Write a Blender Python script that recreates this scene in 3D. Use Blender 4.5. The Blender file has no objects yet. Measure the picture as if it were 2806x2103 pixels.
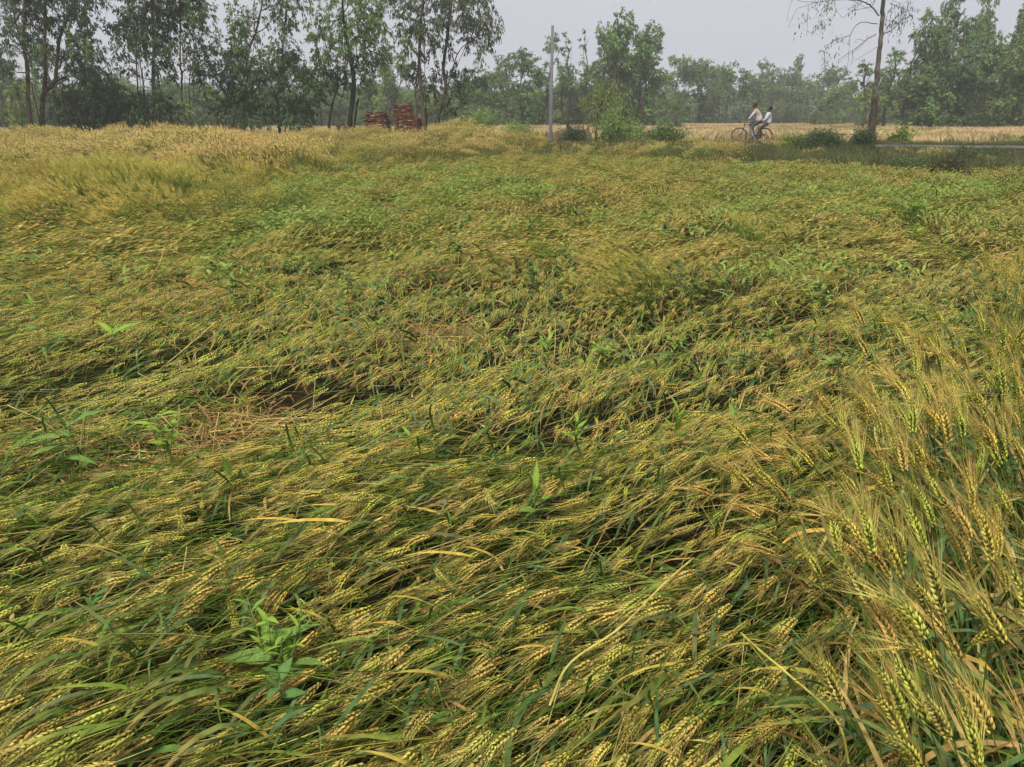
import bpy, bmesh, math
import numpy as np
from mathutils import Vector, Matrix

# ------------------------------------------------------------------ camera, sky, sun, exposure
scn = bpy.context.scene
COL = scn.collection
R = math.radians
CAM_H, PITCH, FPX, PW, PH = 1.6, R(19.0), 2107.0, 2806.0, 2103.0
cam_d = bpy.data.cameras.new("camera")
cam_d.sensor_fit = 'HORIZONTAL'; cam_d.sensor_width = 36.0
cam_d.lens = 36.0 * FPX / PW
cam_d.clip_start = 0.05; cam_d.clip_end = 4000
cam = bpy.data.objects.new("camera", cam_d); COL.objects.link(cam)
cam.location = (0, 0, CAM_H); cam.rotation_euler = (R(90) - PITCH, 0, 0)
scn.camera = cam

SUN_EL, SUN_AZ = R(62), R(248)          # azimuth from +X counter-clockwise: behind thin cloud
w = bpy.data.worlds.new("World"); scn.world = w; w.use_nodes = True
nt = w.node_tree; nt.nodes.clear()
sky = nt.nodes.new('ShaderNodeTexSky'); sky.sky_type = 'NISHITA'; sky.sun_disc = False
sky.sun_elevation = SUN_EL; sky.sun_rotation = math.pi / 2 - SUN_AZ
sky.air_density = 1.0; sky.dust_density = 6.0; sky.ozone_density = 1.0
bg1 = nt.nodes.new('ShaderNodeBackground'); bg1.inputs['Strength'].default_value = 0.05
nt.links.new(sky.outputs[0], bg1.inputs['Color'])
bg2 = nt.nodes.new('ShaderNodeBackground')          # the even cloud layer in front of that sky
tc = nt.nodes.new('ShaderNodeTexCoord'); nz = nt.nodes.new('ShaderNodeTexNoise')
nz.inputs['Scale'].default_value = 1.6; nz.inputs['Detail'].default_value = 3
mp = nt.nodes.new('ShaderNodeMapping'); mp.inputs['Scale'].default_value = (1, 1, 2.5)
nt.links.new(tc.outputs['Generated'], mp.inputs['Vector']); nt.links.new(mp.outputs[0], nz.inputs['Vector'])
cr = nt.nodes.new('ShaderNodeValToRGB')
cr.color_ramp.elements[0].position = 0.3; cr.color_ramp.elements[0].color = (0.60, 0.615, 0.70, 1)
cr.color_ramp.elements[1].position = 0.7; cr.color_ramp.elements[1].color = (0.66, 0.67, 0.745, 1)
nt.links.new(nz.outputs['Fac'], cr.inputs['Fac']); nt.links.new(cr.outputs[0], bg2.inputs['Color'])
bg2.inputs['Strength'].default_value = 0.425
mx = nt.nodes.new('ShaderNodeMixShader'); mx.inputs[0].default_value = 0.9
nt.links.new(bg1.outputs[0], mx.inputs[1]); nt.links.new(bg2.outputs[0], mx.inputs[2])
wo = nt.nodes.new('ShaderNodeOutputWorld'); nt.links.new(mx.outputs[0], wo.inputs[0])

sun_d = bpy.data.lights.new("sun", 'SUN'); sun_d.energy = 1.5; sun_d.angle = R(11); sun_d.color = (1, 0.94, 0.82)
sun = bpy.data.objects.new("sun", sun_d); COL.objects.link(sun)
sdir = Vector((math.cos(SUN_EL) * math.cos(SUN_AZ), math.cos(SUN_EL) * math.sin(SUN_AZ), math.sin(SUN_EL)))
sun.rotation_euler = sdir.to_track_quat('Z', 'Y').to_euler(); sun.location = (0, 0, 60)

vs = scn.view_settings
vs.view_transform = 'Standard'; vs.look = 'None'; vs.exposure = 1.27; vs.gamma = 1.0; vs.use_curve_mapping = False
cy = scn.cycles
cy.max_bounces = 4; cy.diffuse_bounces = 1; cy.glossy_bounces = 1; cy.transmission_bounces = 2
cy.transparent_max_bounces = 4; cy.volume_bounces = 1; cy.caustics_reflective = False; cy.caustics_refractive = False
cy.use_adaptive_sampling = True; cy.adaptive_threshold = 0.02
cy.use_denoising = True

# ------------------------------------------------------------------ pixel helpers (photo pixels -> rays)
cP, sP = math.cos(PITCH), math.sin(PITCH)
def ray(px, py):
    dx = (px - PW / 2) / FPX; dy = -(py - PH / 2) / FPX
    return np.array([dx, cP + dy * sP, dy * cP - sP])
def at(px, py, Y):
    d = ray(px, py); return np.array([0, 0, CAM_H]) + d * (Y / d[1])
def at_z(px, py, z):
    d = ray(px, py); return np.array([0, 0, CAM_H]) + d * ((z - CAM_H) / d[2])
def mpp(Y):                       # metres per photo pixel for things standing at distance Y
    return Y / (FPX * (cP + sP * math.tan(PITCH)))

# ------------------------------------------------------------------ noise
_rng0 = np.random.default_rng(7)
_perm = _rng0.permutation(512); _grad = _rng0.uniform(-1, 1, 512)
def vnoise(x, y):
    x = np.asarray(x, float); y = np.asarray(y, float)
    xi = np.floor(x).astype(int); yi = np.floor(y).astype(int)
    fx = x - xi; fy = y - yi
    fx = fx * fx * (3 - 2 * fx); fy = fy * fy * (3 - 2 * fy)
    def g(a, b): return _grad[(_perm[a % 512] + b) % 512]
    return (g(xi, yi) * (1 - fx) + g(xi + 1, yi) * fx) * (1 - fy) + (g(xi, yi + 1) * (1 - fx) + g(xi + 1, yi + 1) * fx) * fy
def fbm(x, y, o=3):
    s = 0; a = 1; t = 0
    for k in range(o):
        s = s + a * vnoise(np.asarray(x) * 2 ** k + 17 * k, np.asarray(y) * 2 ** k + 9 * k); t += a; a *= .5
    return s / t * 1.6
def sstep(a, b, x):
    t = np.clip((np.asarray(x, float) - a) / (b - a), 0, 1); return t * t * (3 - 2 * t)

# ------------------------------------------------------------------ mesh builder
class MB:
    def __init__(s): s.V = []; s.C = []; s.F = {3: [], 4: []}; s.n = 0
    def add(s, V, F, c):
        V = np.asarray(V, float).reshape(-1, 3); F = np.asarray(F, int)
        c = np.asarray(c, float)
        if c.ndim == 1: c = np.repeat(c[None], len(V), 0)
        s.V.append(V); s.C.append(c); s.F[F.shape[1]].append(F + s.n); s.n += len(V)
    def tube(s, P, rad, c, n=5, cap=True):
        P = np.asarray(P, float); m = len(P); rad = np.broadcast_to(np.asarray(rad, float), (m,))
        T = np.gradient(P, axis=0); T /= np.linalg.norm(T, axis=1)[:, None] + 1e-12
        ref = np.array([0, 0, 1.0]) if abs(T[:, 2]).mean() < .8 else np.array([1.0, 0, 0])
        N = np.cross(T, ref); N /= np.linalg.norm(N, axis=1)[:, None] + 1e-12
        B = np.cross(T, N)
        a = np.arange(n) / n * 2 * math.pi
        V = P[:, None] + rad[:, None, None] * (np.cos(a)[None, :, None] * N[:, None] + np.sin(a)[None, :, None] * B[:, None])
        i = np.arange(m - 1)[:, None] * n; j = np.arange(n)[None]; k = (j + 1) % n
        F = np.stack([i + j, i + k, i + n + k, i + n + j], -1).reshape(-1, 4)
        c = np.asarray(c, float)
        cc = np.repeat(c, n, 0) if c.ndim == 2 else c
        s.add(V.reshape(-1, 3), F, cc)
        if cap and n > 3:
            for e in (0, m - 1):
                idx = s.n - m * n + e * n + np.arange(n)
                ct = P[e]
                s.V.append(ct[None]); s.C.append(s.C[-1][:1] if cc.ndim == 1 else cc[e * n:e * n + 1]); s.n += 1
                s.F[3].append(np.stack([idx, np.roll(idx, -1), np.full(n, s.n - 1)], -1))
    def ribbon(s, P, W, side, c):
        P = np.asarray(P, float); m = len(P); W = np.broadcast_to(np.asarray(W, float), (m,))
        side = np.asarray(side, float)
        if side.ndim == 1: side = np.repeat(side[None], m, 0)
        V = np.stack([P - side * W[:, None] / 2, P + side * W[:, None] / 2], 1).reshape(-1, 3)
        i = np.arange(m - 1)[:, None] * 2
        F = np.concatenate([i, i + 1, i + 3, i + 2], 1)
        c = np.asarray(c, float)
        s.add(V, F, np.repeat(c, 2, 0) if c.ndim == 2 else c)
    def box(s, ctr, size, c, rz=0.0, jit=0, rng=None):
        v = np.array([[x, y, z] for x in (-.5, .5) for y in (-.5, .5) for z in (-.5, .5)]) * np.asarray(size)
        if jit: v = v + rng.uniform(-jit, jit, v.shape)
        ca, sa = math.cos(rz), math.sin(rz)
        v = v @ np.array([[ca, sa, 0], [-sa, ca, 0], [0, 0, 1]]) + np.asarray(ctr)
        s.add(v, [[0, 1, 3, 2], [4, 6, 7, 5], [0, 4, 5, 1], [2, 3, 7, 6], [0, 2, 6, 4], [1, 5, 7, 3]], c)
    def mesh(s, name, smooth=False):
        me = bpy.data.meshes.new(name)
        V = np.concatenate(s.V); C = np.concatenate(s.C)
        me.vertices.add(len(V)); me.vertices.foreach_set('co', V.astype(np.float32).ravel())
        loops = []; starts = []; off = 0
        for k in (3, 4):
            if s.F[k]:
                F = np.concatenate(s.F[k]); loops.append(F.ravel())
                starts.append(off + np.arange(len(F)) * k); off += F.size
        L = np.concatenate(loops); S = np.concatenate(starts)
        me.loops.add(len(L)); me.loops.foreach_set('vertex_index', L.astype(np.int32))
        me.polygons.add(len(S)); me.polygons.foreach_set('loop_start', S.astype(np.int32))
        at_ = me.color_attributes.new('col', 'FLOAT_COLOR', 'POINT')
        at_.data.foreach_set('color', np.concatenate([C, np.ones((len(C), 1))], 1).astype(np.float32).ravel())
        me.update(calc_edges=True); me.validate()
        if smooth: me.polygons.foreach_set('use_smooth', np.ones(len(S), bool))
        return me

def link(name, me, mat=None, parent=None, loc=None):
    o = bpy.data.objects.new(name, me); COL.objects.link(o)
    if mat is not None and me is not None and not me.materials: me.materials.append(mat)
    if parent is not None: o.parent = parent
    if loc is not None: o.location = loc
    return o
def tag(o, label=None, cat=None, group=None, kind=None):
    if label: o['label'] = label
    if cat: o['category'] = cat
    if group: o['group'] = group
    if kind: o['kind'] = kind
    return o
def copy_tree(o, parent=None):
    c = o.copy(); COL.objects.link(c); c.parent = parent
    for ch in o.children:
        copy_tree(ch, c)
    return c
def nrm(v): return v / (np.linalg.norm(v, axis=-1, keepdims=True) + 1e-12)
def catmull(P, n):
    P = np.asarray(P, float); Q = np.concatenate([[2 * P[0] - P[1]], P, [2 * P[-1] - P[-2]]])
    t = np.linspace(0, len(P) - 1 - 1e-9, n); i = np.floor(t).astype(int); f = (t - i)[:, None]
    a, b, c, d = Q[i], Q[i + 1], Q[i + 2], Q[i + 3]
    return .5 * (2 * b + (c - a) * f + (2 * a - 5 * b + 4 * c - d) * f ** 2 + (3 * b - a - 3 * c + d) * f ** 3)

# ------------------------------------------------------------------ materials
def mat_base(name):
    m = bpy.data.materials.new(name); m.use_nodes = True; m.node_tree.nodes.clear()
    N = m.node_tree.nodes; L = m.node_tree.links
    out = N.new('ShaderNodeOutputMaterial')
    return m, N, L, out
def plant_mat(name, transl=0.25, rough=0.6, spec=0.25, tones=((.78, 1.0, .78), (1.12, 1.0, .9)), nscale=30, namp=.35, gain=1.0):
    """vertex colour x instance tone x fine noise, diffuse + a little light through the blade"""
    m, N, L, out = mat_base(name)
    a = N.new('ShaderNodeAttribute'); a.attribute_name = 'col'
    t = N.new('ShaderNodeAttribute'); t.attribute_type = 'INSTANCER'; t.attribute_name = 'tone'
    mr = N.new('ShaderNodeMapRange'); mr.inputs['From Min'].default_value = -1; mr.inputs['From Max'].default_value = 1
    L.new(t.outputs['Fac'], mr.inputs['Value'])
    mix = N.new('ShaderNodeMix'); mix.data_type = 'RGBA'
    mix.inputs[6].default_value = (*[c * gain for c in tones[0]], 1); mix.inputs[7].default_value = (*[c * gain for c in tones[1]], 1)
    L.new(mr.outputs[0], mix.inputs[0])
    mul = N.new('ShaderNodeMix'); mul.data_type = 'RGBA'; mul.blend_type = 'MULTIPLY'; mul.inputs[0].default_value = 1
    L.new(a.outputs['Color'], mul.inputs[6]); L.new(mix.outputs[2], mul.inputs[7])
    tc = N.new('ShaderNodeTexCoord'); nz = N.new('ShaderNodeTexNoise'); nz.inputs['Scale'].default_value = nscale
    L.new(tc.outputs['Object'], nz.inputs['Vector'])
    mr2 = N.new('ShaderNodeMapRange'); mr2.inputs['From Min'].default_value = .3; mr2.inputs['From Max'].default_value = .7
    mr2.inputs['To Min'].default_value = 1 - namp; mr2.inputs['To Max'].default_value = 1 + namp
    L.new(nz.outputs['Fac'], mr2.inputs['Value'])
    mul2 = N.new('ShaderNodeMix'); mul2.data_type = 'RGBA'; mul2.blend_type = 'MULTIPLY'; mul2.inputs[0].default_value = 1
    L.new(mul.outputs[2], mul2.inputs[6]); L.new(mr2.outputs[0], mul2.inputs[7])
    p = N.new('ShaderNodeBsdfPrincipled'); p.inputs['Roughness'].default_value = rough
    p.inputs['Specular IOR Level'].default_value = spec
    L.new(mul2.outputs[2], p.inputs['Base Color'])
    if transl > 0:
        tr = N.new('ShaderNodeBsdfTranslucent'); L.new(mul2.outputs[2], tr.inputs['Color'])
        ms = N.new('ShaderNodeMixShader'); ms.inputs[0].default_value = transl
        L.new(p.outputs[0], ms.inputs[1]); L.new(tr.outputs[0], ms.inputs[2]); L.new(ms.outputs[0], out.inputs[0])
    else:
        L.new(p.outputs[0], out.inputs[0])
    return m
def noise_mat(name, c1, c2, scale=5, rough=.9, detail=6, bump=.0, c3=None, scale3=.3, metallic=0, spec=.3, stretch=(1, 1, 1)):
    m, N, L, out = mat_base(name)
    tc = N.new('ShaderNodeTexCoord'); mp = N.new('ShaderNodeMapping'); mp.inputs['Scale'].default_value = stretch
    L.new(tc.outputs['Object'], mp.inputs[0])
    nz = N.new('ShaderNodeTexNoise'); nz.inputs['Scale'].default_value = scale; nz.inputs['Detail'].default_value = detail
    L.new(mp.outputs[0], nz.inputs['Vector'])
    cr = N.new('ShaderNodeValToRGB'); cr.color_ramp.elements[0].position = .32; cr.color_ramp.elements[1].position = .68
    cr.color_ramp.elements[0].color = (*c1, 1); cr.color_ramp.elements[1].color = (*c2, 1)
    L.new(nz.outputs['Fac'], cr.inputs[0]); col = cr.outputs[0]
    if c3:
        n3 = N.new('ShaderNodeTexNoise'); n3.inputs['Scale'].default_value = scale3; n3.inputs['Detail'].default_value = 4
        L.new(mp.outputs[0], n3.inputs['Vector'])
        r3 = N.new('ShaderNodeMapRange'); r3.inputs['From Min'].default_value = .45; r3.inputs['From Max'].default_value = .62
        L.new(n3.outputs['Fac'], r3.inputs[0])
        mx = N.new('ShaderNodeMix'); mx.data_type = 'RGBA'; mx.inputs[7].default_value = (*c3, 1)
        L.new(r3.outputs[0], mx.inputs[0]); L.new(col, mx.inputs[6]); col = mx.outputs[2]
    p = N.new('ShaderNodeBsdfPrincipled'); p.inputs['Roughness'].default_value = rough
    p.inputs['Specular IOR Level'].default_value = spec; p.inputs['Metallic'].default_value = metallic
    L.new(col, p.inputs['Base Color'])
    if bump:
        b = N.new('ShaderNodeBump'); b.inputs['Strength'].default_value = bump; b.inputs['Distance'].default_value = .05
        L.new(nz.outputs['Fac'], b.inputs['Height']); L.new(b.outputs[0], p.inputs['Normal'])
    L.new(p.outputs[0], out.inputs[0])
    return m

M_WHEAT = plant_mat('wheat', .10, .6, .1, gain=1.04)
M_STRAW = plant_mat('ripe_wheat', .12, .65, .1, tones=((.74, .98, .8), (1.02, .94, 1.2)), gain=1.08)
M_WEED = plant_mat('weed_leaf', .3, .6, .15, ((.85, .95, .9), (1.15, 1.05, .85)))
M_TREE = plant_mat('tree_leaf', .3, .55, .3, ((.8, .95, .95), (1.2, 1.06, .85)), nscale=.7, namp=.35)
M_BARK = noise_mat('bark', (.05, .037, .03), (.13, .095, .075), 6, .95, 8, .6, stretch=(1, 1, .25))
M_BARKPALE = None
M_SOIL = noise_mat('soil', (.016, .012, .007), (.04, .03, .016), 6, 1.0, 8, .5, c3=(.025, .034, .010), scale3=.7, spec=.04)
M_ROAD = noise_mat('asphalt', (.075, .075, .078), (.12, .12, .122), 30, 1.0, 6, .2, c3=(.15, .135, .11), scale3=.5, spec=.08)

# ------------------------------------------------------------------ terrain
RP = np.array([10.9, 36.8]); RD = nrm(np.array([-.95, .31])); RN = np.array([RD[1], -RD[0]])
def road_off(t): return .08 * np.maximum(0, np.asarray(t) - 8) ** 2      # the road bends away behind the trees
def road_s(x, y):
    x = np.asarray(x); y = np.asarray(y)
    return (x - RP[0]) * RN[0] + (y - RP[1]) * RN[1] - road_off((x - RP[0]) * RD[0] + (y - RP[1]) * RD[1])
def gz(x, y):
    s = road_s(x, y)
    bank = np.where(s < 0, sstep(-7.5, -2.9, s), 1 - sstep(2.6, 5.5, s) * .7)
    bank = np.where(s > 5.5, .3 + 0 * bank, bank)
    bank = bank * .48
    n = fbm(np.asarray(x) / 2.2, np.asarray(y) / 2.2, 3) * .04 * (np.abs(s) > 2.2)
    return bank + n * sstep(1.0, 4.0, np.abs(s))
def axis_pts(lo, hi, step, far, k=14):
    a = np.arange(lo, hi + 1e-6, step)
    g = np.geomspace(step * 2, far, k)
    return np.concatenate([(lo - g)[::-1], a, hi + g])
xs = axis_pts(-60, 60, .75, 380); ys = axis_pts(-10, 90, .75, 330)
gx, gy = np.meshgrid(xs, ys); zz = gz(gx, gy)
V = np.stack([gx, gy, zz], -1).reshape(-1, 3)
nx, ny = len(xs), len(ys)
i = (np.arange(ny - 1)[:, None] * nx + np.arange(nx - 1)[None]).ravel()
mb = MB(); mb.add(V, np.stack([i, i + 1, i + nx + 1, i + nx], -1), (.1, .1, .1))
ground = tag(link('ground', mb.mesh('ground', True), M_SOIL), 'brown soil under the wheat and along the road bank', 'ground', kind='structure')
# road: a narrow asphalt strip on the bank
t = np.linspace(-120, 30, 200)
prof = [(-1.75, .0), (-1.3, .02), (0, .04), (1.3, .02), (1.75, .0)]
rows = []
rr = np.random.default_rng(5)
for k, (s_, dz) in enumerate(prof):
    e = (fbm(t / 1.5, t * 0 + k * 7, 3) * .18 if k in (0, 4) else 0)
    p = RP[None] + RD[None] * t[:, None] + RN[None] * (s_ + e + road_off(t))[:, None]
    rows.append(np.concatenate([p, np.full((len(t), 1), .485 + dz)], 1))
V = np.stack(rows, 1).reshape(-1, 3); n5 = len(prof)
i = (np.arange(len(t) - 1)[:, None] * n5 + np.arange(n5 - 1)[None]).ravel()
mb = MB(); mb.add(V, np.stack([i, i + 1, i + n5 + 1, i + n5], -1), (.1, .1, .1))
tag(link('road', mb.mesh('road', True), M_ROAD), 'narrow grey asphalt road on a low bank behind the field', 'road', kind='structure')

# ------------------------------------------------------------------ where the wheat stands and where it lies
def poly_world(pts, z=.15): return np.array([at_z(px, py, z)[:2] for px, py in pts])
edge = poly_world([(-900, 600), (-300, 590), (60, 585), (150, 610), (300, 628), (470, 615), (540, 570), (560, 525), (640, 512), (730, 522),
                   (760, 492), (850, 472), (1000, 464), (1200, 452), (1380, 436), (1450, 424)])
STAND = np.concatenate([edge, [[0.2, 34.5], [-2.5, 38], [-8, 42.5], [-50, 44], [-50, 18]]])
def inside(P, x, y):
    x = np.asarray(x, float); y = np.asarray(y, float); r = np.zeros(x.shape, bool); n = len(P)
    for k in range(n):
        x1, y1 = P[k]; x2, y2 = P[(k + 1) % n]
        c = ((y1 > y) != (y2 > y)) & (x < (x2 - x1) * (y - y1) / (y2 - y1 + 1e-12) + x1); r ^= c
    return r
def mat_h(x, y):                       # height of the lodged mat above the soil
    a = R(40); u = np.asarray(x) * math.cos(a) + np.asarray(y) * math.sin(a); v = -np.asarray(x) * math.sin(a) + np.asarray(y) * math.cos(a)
    far = sstep(5, 20, y)
    return np.clip(.20 + .15 * fbm(u / 1.3, v / .6, 3) + .08 * fbm(u / .8, v / .26 + 30, 2) + far * .05 * fbm(u / 3, v / 1.5, 2), .09, .45)
def flow(x, y):
    x = np.asarray(x, float); y = np.asarray(y, float)
    base = R(228) + R(24) * fbm(x / 2.6 + 3, y / 2.6, 2) + R(12) * fbm(x / .7, y / .7 + 40, 2)
    right = sstep(1.5, 5, x - .25 * y) * (1 - sstep(7, 11, y))
    return base + right * R(70) * fbm(x / .9 + 60, y / .9, 2)
HOLES = [(*at_z(px, py, .12)[:2], r) for px, py, r in [(610, 1160, .34), (540, 1180, .27), (300, 1290, .2), (1220, 905, .27), (1120, 910, .25), (640, 1095, .16),
         (90, 1200, .25), (2400, 690, .5), (1930, 830, .35), (560, 2040, .08), (1250, 1900, .1), (2330, 1010, .25), (2100, 1360, .1), (1650, 640, .5), (2200, 960, .25)]]
def hole(x, y):
    h = np.zeros(np.shape(x))
    for hx, hy, r in HOLES:
        d = np.hypot((np.asarray(x) - hx), (np.asarray(y) - hy)) / (r * 1.25)
        h = np.maximum(h, 1 - sstep(.6, 1.15, d + .25 * fbm(np.asarray(x) / .15, np.asarray(y) / .15, 2)))
    return h
def near_stand(x, y):                   # root zone of the upright wheat at the lower right
    x = np.asarray(x, float); y = np.asarray(y, float)
    lim = np.where(y < 1.3, .62 + (y - .8) * .1, .72 + (y - 1.3) * .55) + .1 * fbm(x / .3, y / .3 + 8, 2)
    return (x > lim) & (y < 3.0) & (y > .35)

# ------------------------------------------------------------------ wheat geometry
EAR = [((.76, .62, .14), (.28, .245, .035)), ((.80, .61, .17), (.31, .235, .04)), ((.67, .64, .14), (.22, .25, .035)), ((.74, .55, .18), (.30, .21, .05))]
STEM = [(.12, .20, .03), (.25, .26, .045), (.085, .15, .025), (.38, .33, .08)]
LEAFC = [(.075, .125, .045), (.11, .17, .04), (.10, .15, .07), (.17, .23, .04)]
DRYC = [(.42, .27, .11), (.33, .18, .07), (.52, .39, .16), (.22, .12, .055), (.50, .36, .08)]
def leaf_strip(mb, base, d, up, L, W, droop, c, rng, n=7, twist=.8, tipc=None):
    """a grass blade: rises along d, droops, twists"""
    d = nrm(np.asarray(d, float)); P = [np.asarray(base, float)]; v = d.copy(); st = L / (n - 1)
    for k in range(n - 1):
        v = nrm(v + np.array([0, 0, -droop]) / (n - 1) + rng.normal(0, .06, 3)); P.append(P[-1] + v * st)
    P = np.array(P); T = nrm(np.gradient(P, axis=0))
    S = nrm(np.cross(T, np.asarray(up, float) + 1e-3)); U = np.cross(S, T)
    a = np.linspace(0, twist, n) + rng.uniform(-.4, .4)
    S = S * np.cos(a)[:, None] + U * np.sin(a)[:, None]
    t = np.linspace(0, 1, n); w_ = W * np.clip(np.minimum(1, .45 + 3 * t) * (1 - t ** 3.0), .03, 1)
    c = np.asarray(c, float); tc_ = np.asarray(tipc if tipc is not None else c)
    mb.ribbon(P, w_, S, c[None] * (1 - t[:, None] ** 2) + tc_[None] * t[:, None] ** 2)
def spikelets(mb, pos, T, dirs, L, Wd, cb, ct, rng):
    """many small pointed grains at once"""
    n = len(pos)
    s1 = nrm(np.cross(dirs, T + rng.normal(0, .05, T.shape))); s2 = np.cross(dirs, s1)
    mid = pos + dirs * (L * .42)[:, None]
    V = np.stack([pos, mid + s1 * Wd[:, None], mid - s1 * (Wd * .5)[:, None] + s2 * (Wd * .87)[:, None], mid - s1 * (Wd * .5)[:, None] - s2 * (Wd * .87)[:, None], pos + dirs * L[:, None]], 1)
    F = np.array([[0, 2, 1], [0, 3, 2], [0, 1, 3], [4, 1, 2], [4, 2, 3], [4, 3, 1]])
    FF = (np.arange(n)[:, None, None] * 5 + F[None]).reshape(-1, 3)
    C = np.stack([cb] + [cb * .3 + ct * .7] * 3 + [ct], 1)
    mb.add(V.reshape(-1, 3), FF, C.reshape(-1, 3))
def awns(mb, tips, dirs, L, Wd, c, rng):
    n = len(tips); s = nrm(np.cross(dirs, rng.normal(0, 1, (n, 3))))
    V = np.stack([tips - s * Wd / 2, tips + s * Wd / 2, tips + dirs * L[:, None]], 1)
    mb.add(V.reshape(-1, 3), np.arange(n * 3).reshape(-1, 3), c)
def ear(mb, mba, P, rng, lod, cols, awn_c):
    """ear along the polyline P; mba takes the awns"""
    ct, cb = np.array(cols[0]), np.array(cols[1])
    n = {0: 10, 1: 6, 2: 1}[lod]
    L = np.linalg.norm(np.diff(P, axis=0), axis=1).sum()
    Q = catmull(P, 40); TT = nrm(np.gradient(Q, axis=0))
    if lod == 2:
        t = np.array([.0]); pos = Q[:1]; dirs = nrm((Q[-1] - Q[0])[None])
        spikelets(mb, pos, dirs, dirs + 0, np.array([L * 1.1]), np.array([.0095]), cb[None], ct[None], rng)
        k = 8; ii = rng.integers(4, 38, k); T = TT[ii]
        rad = nrm(np.cross(T, rng.normal(0, 1, (k, 3))))
        awns(mba, Q[ii], nrm(T + rad * .16), rng.uniform(.07, .13, k), .0036, awn_c, rng); return
    rows = 4 if lod == 0 else 2
    pos = []; Ts = []; rads = []; tt = []
    for r in range(rows):
        for k in range(n):
            t = (k + (.5 if r % 2 else 0)) / n
            if t > .99: continue
            i_ = int(t * 36); T = TT[i_]; N = nrm(np.cross(T, [0.13, .21, 1])); B = np.cross(T, N)
            a = r * 2 * math.pi / rows + (0.25 if rows == 4 else 0) + rng.normal(0, .15)
            rd = N * math.cos(a) + B * math.sin(a)
            pos.append(Q[i_]); Ts.append(T); rads.append(rd); tt.append(t)
    pos = np.array(pos); Ts = np.array(Ts); rads = np.array(rads); tt = np.array(tt)
    prof = (.72 + .5 * np.sin(np.clip(tt * 1.15 + .12, 0, 1) * math.pi)) / 1.15
    wl = .0038 if lod == 0 else .0047
    dirs = nrm(Ts + rads * .42)
    sl = (.019 if lod == 0 else .027) * prof * rng.uniform(.9, 1.1, len(tt))
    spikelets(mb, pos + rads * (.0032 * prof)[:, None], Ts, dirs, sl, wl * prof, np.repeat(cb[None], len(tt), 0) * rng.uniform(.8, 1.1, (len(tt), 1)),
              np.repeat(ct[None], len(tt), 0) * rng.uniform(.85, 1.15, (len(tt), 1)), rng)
    tips = pos + rads * (.0032 * prof)[:, None] + dirs * sl[:, None] * .9
    m = (30 if len(P) == 3 else 48) if lod == 0 else 13
    sel = rng.choice(len(tips), m, replace=(m > len(tips)))
    ad = nrm(Ts[sel] + rads[sel] * rng.uniform(.08, .32, (m, 1)) + rng.normal(0, .05, (m, 3)))
    awns(mba, tips[sel], ad, rng.uniform(.045, .08, m) * (1.25 if len(P) == 4 else 1) * (1 if lod == 0 else 1.15), .0011 if lod == 0 else .0019, awn_c, rng)

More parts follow.
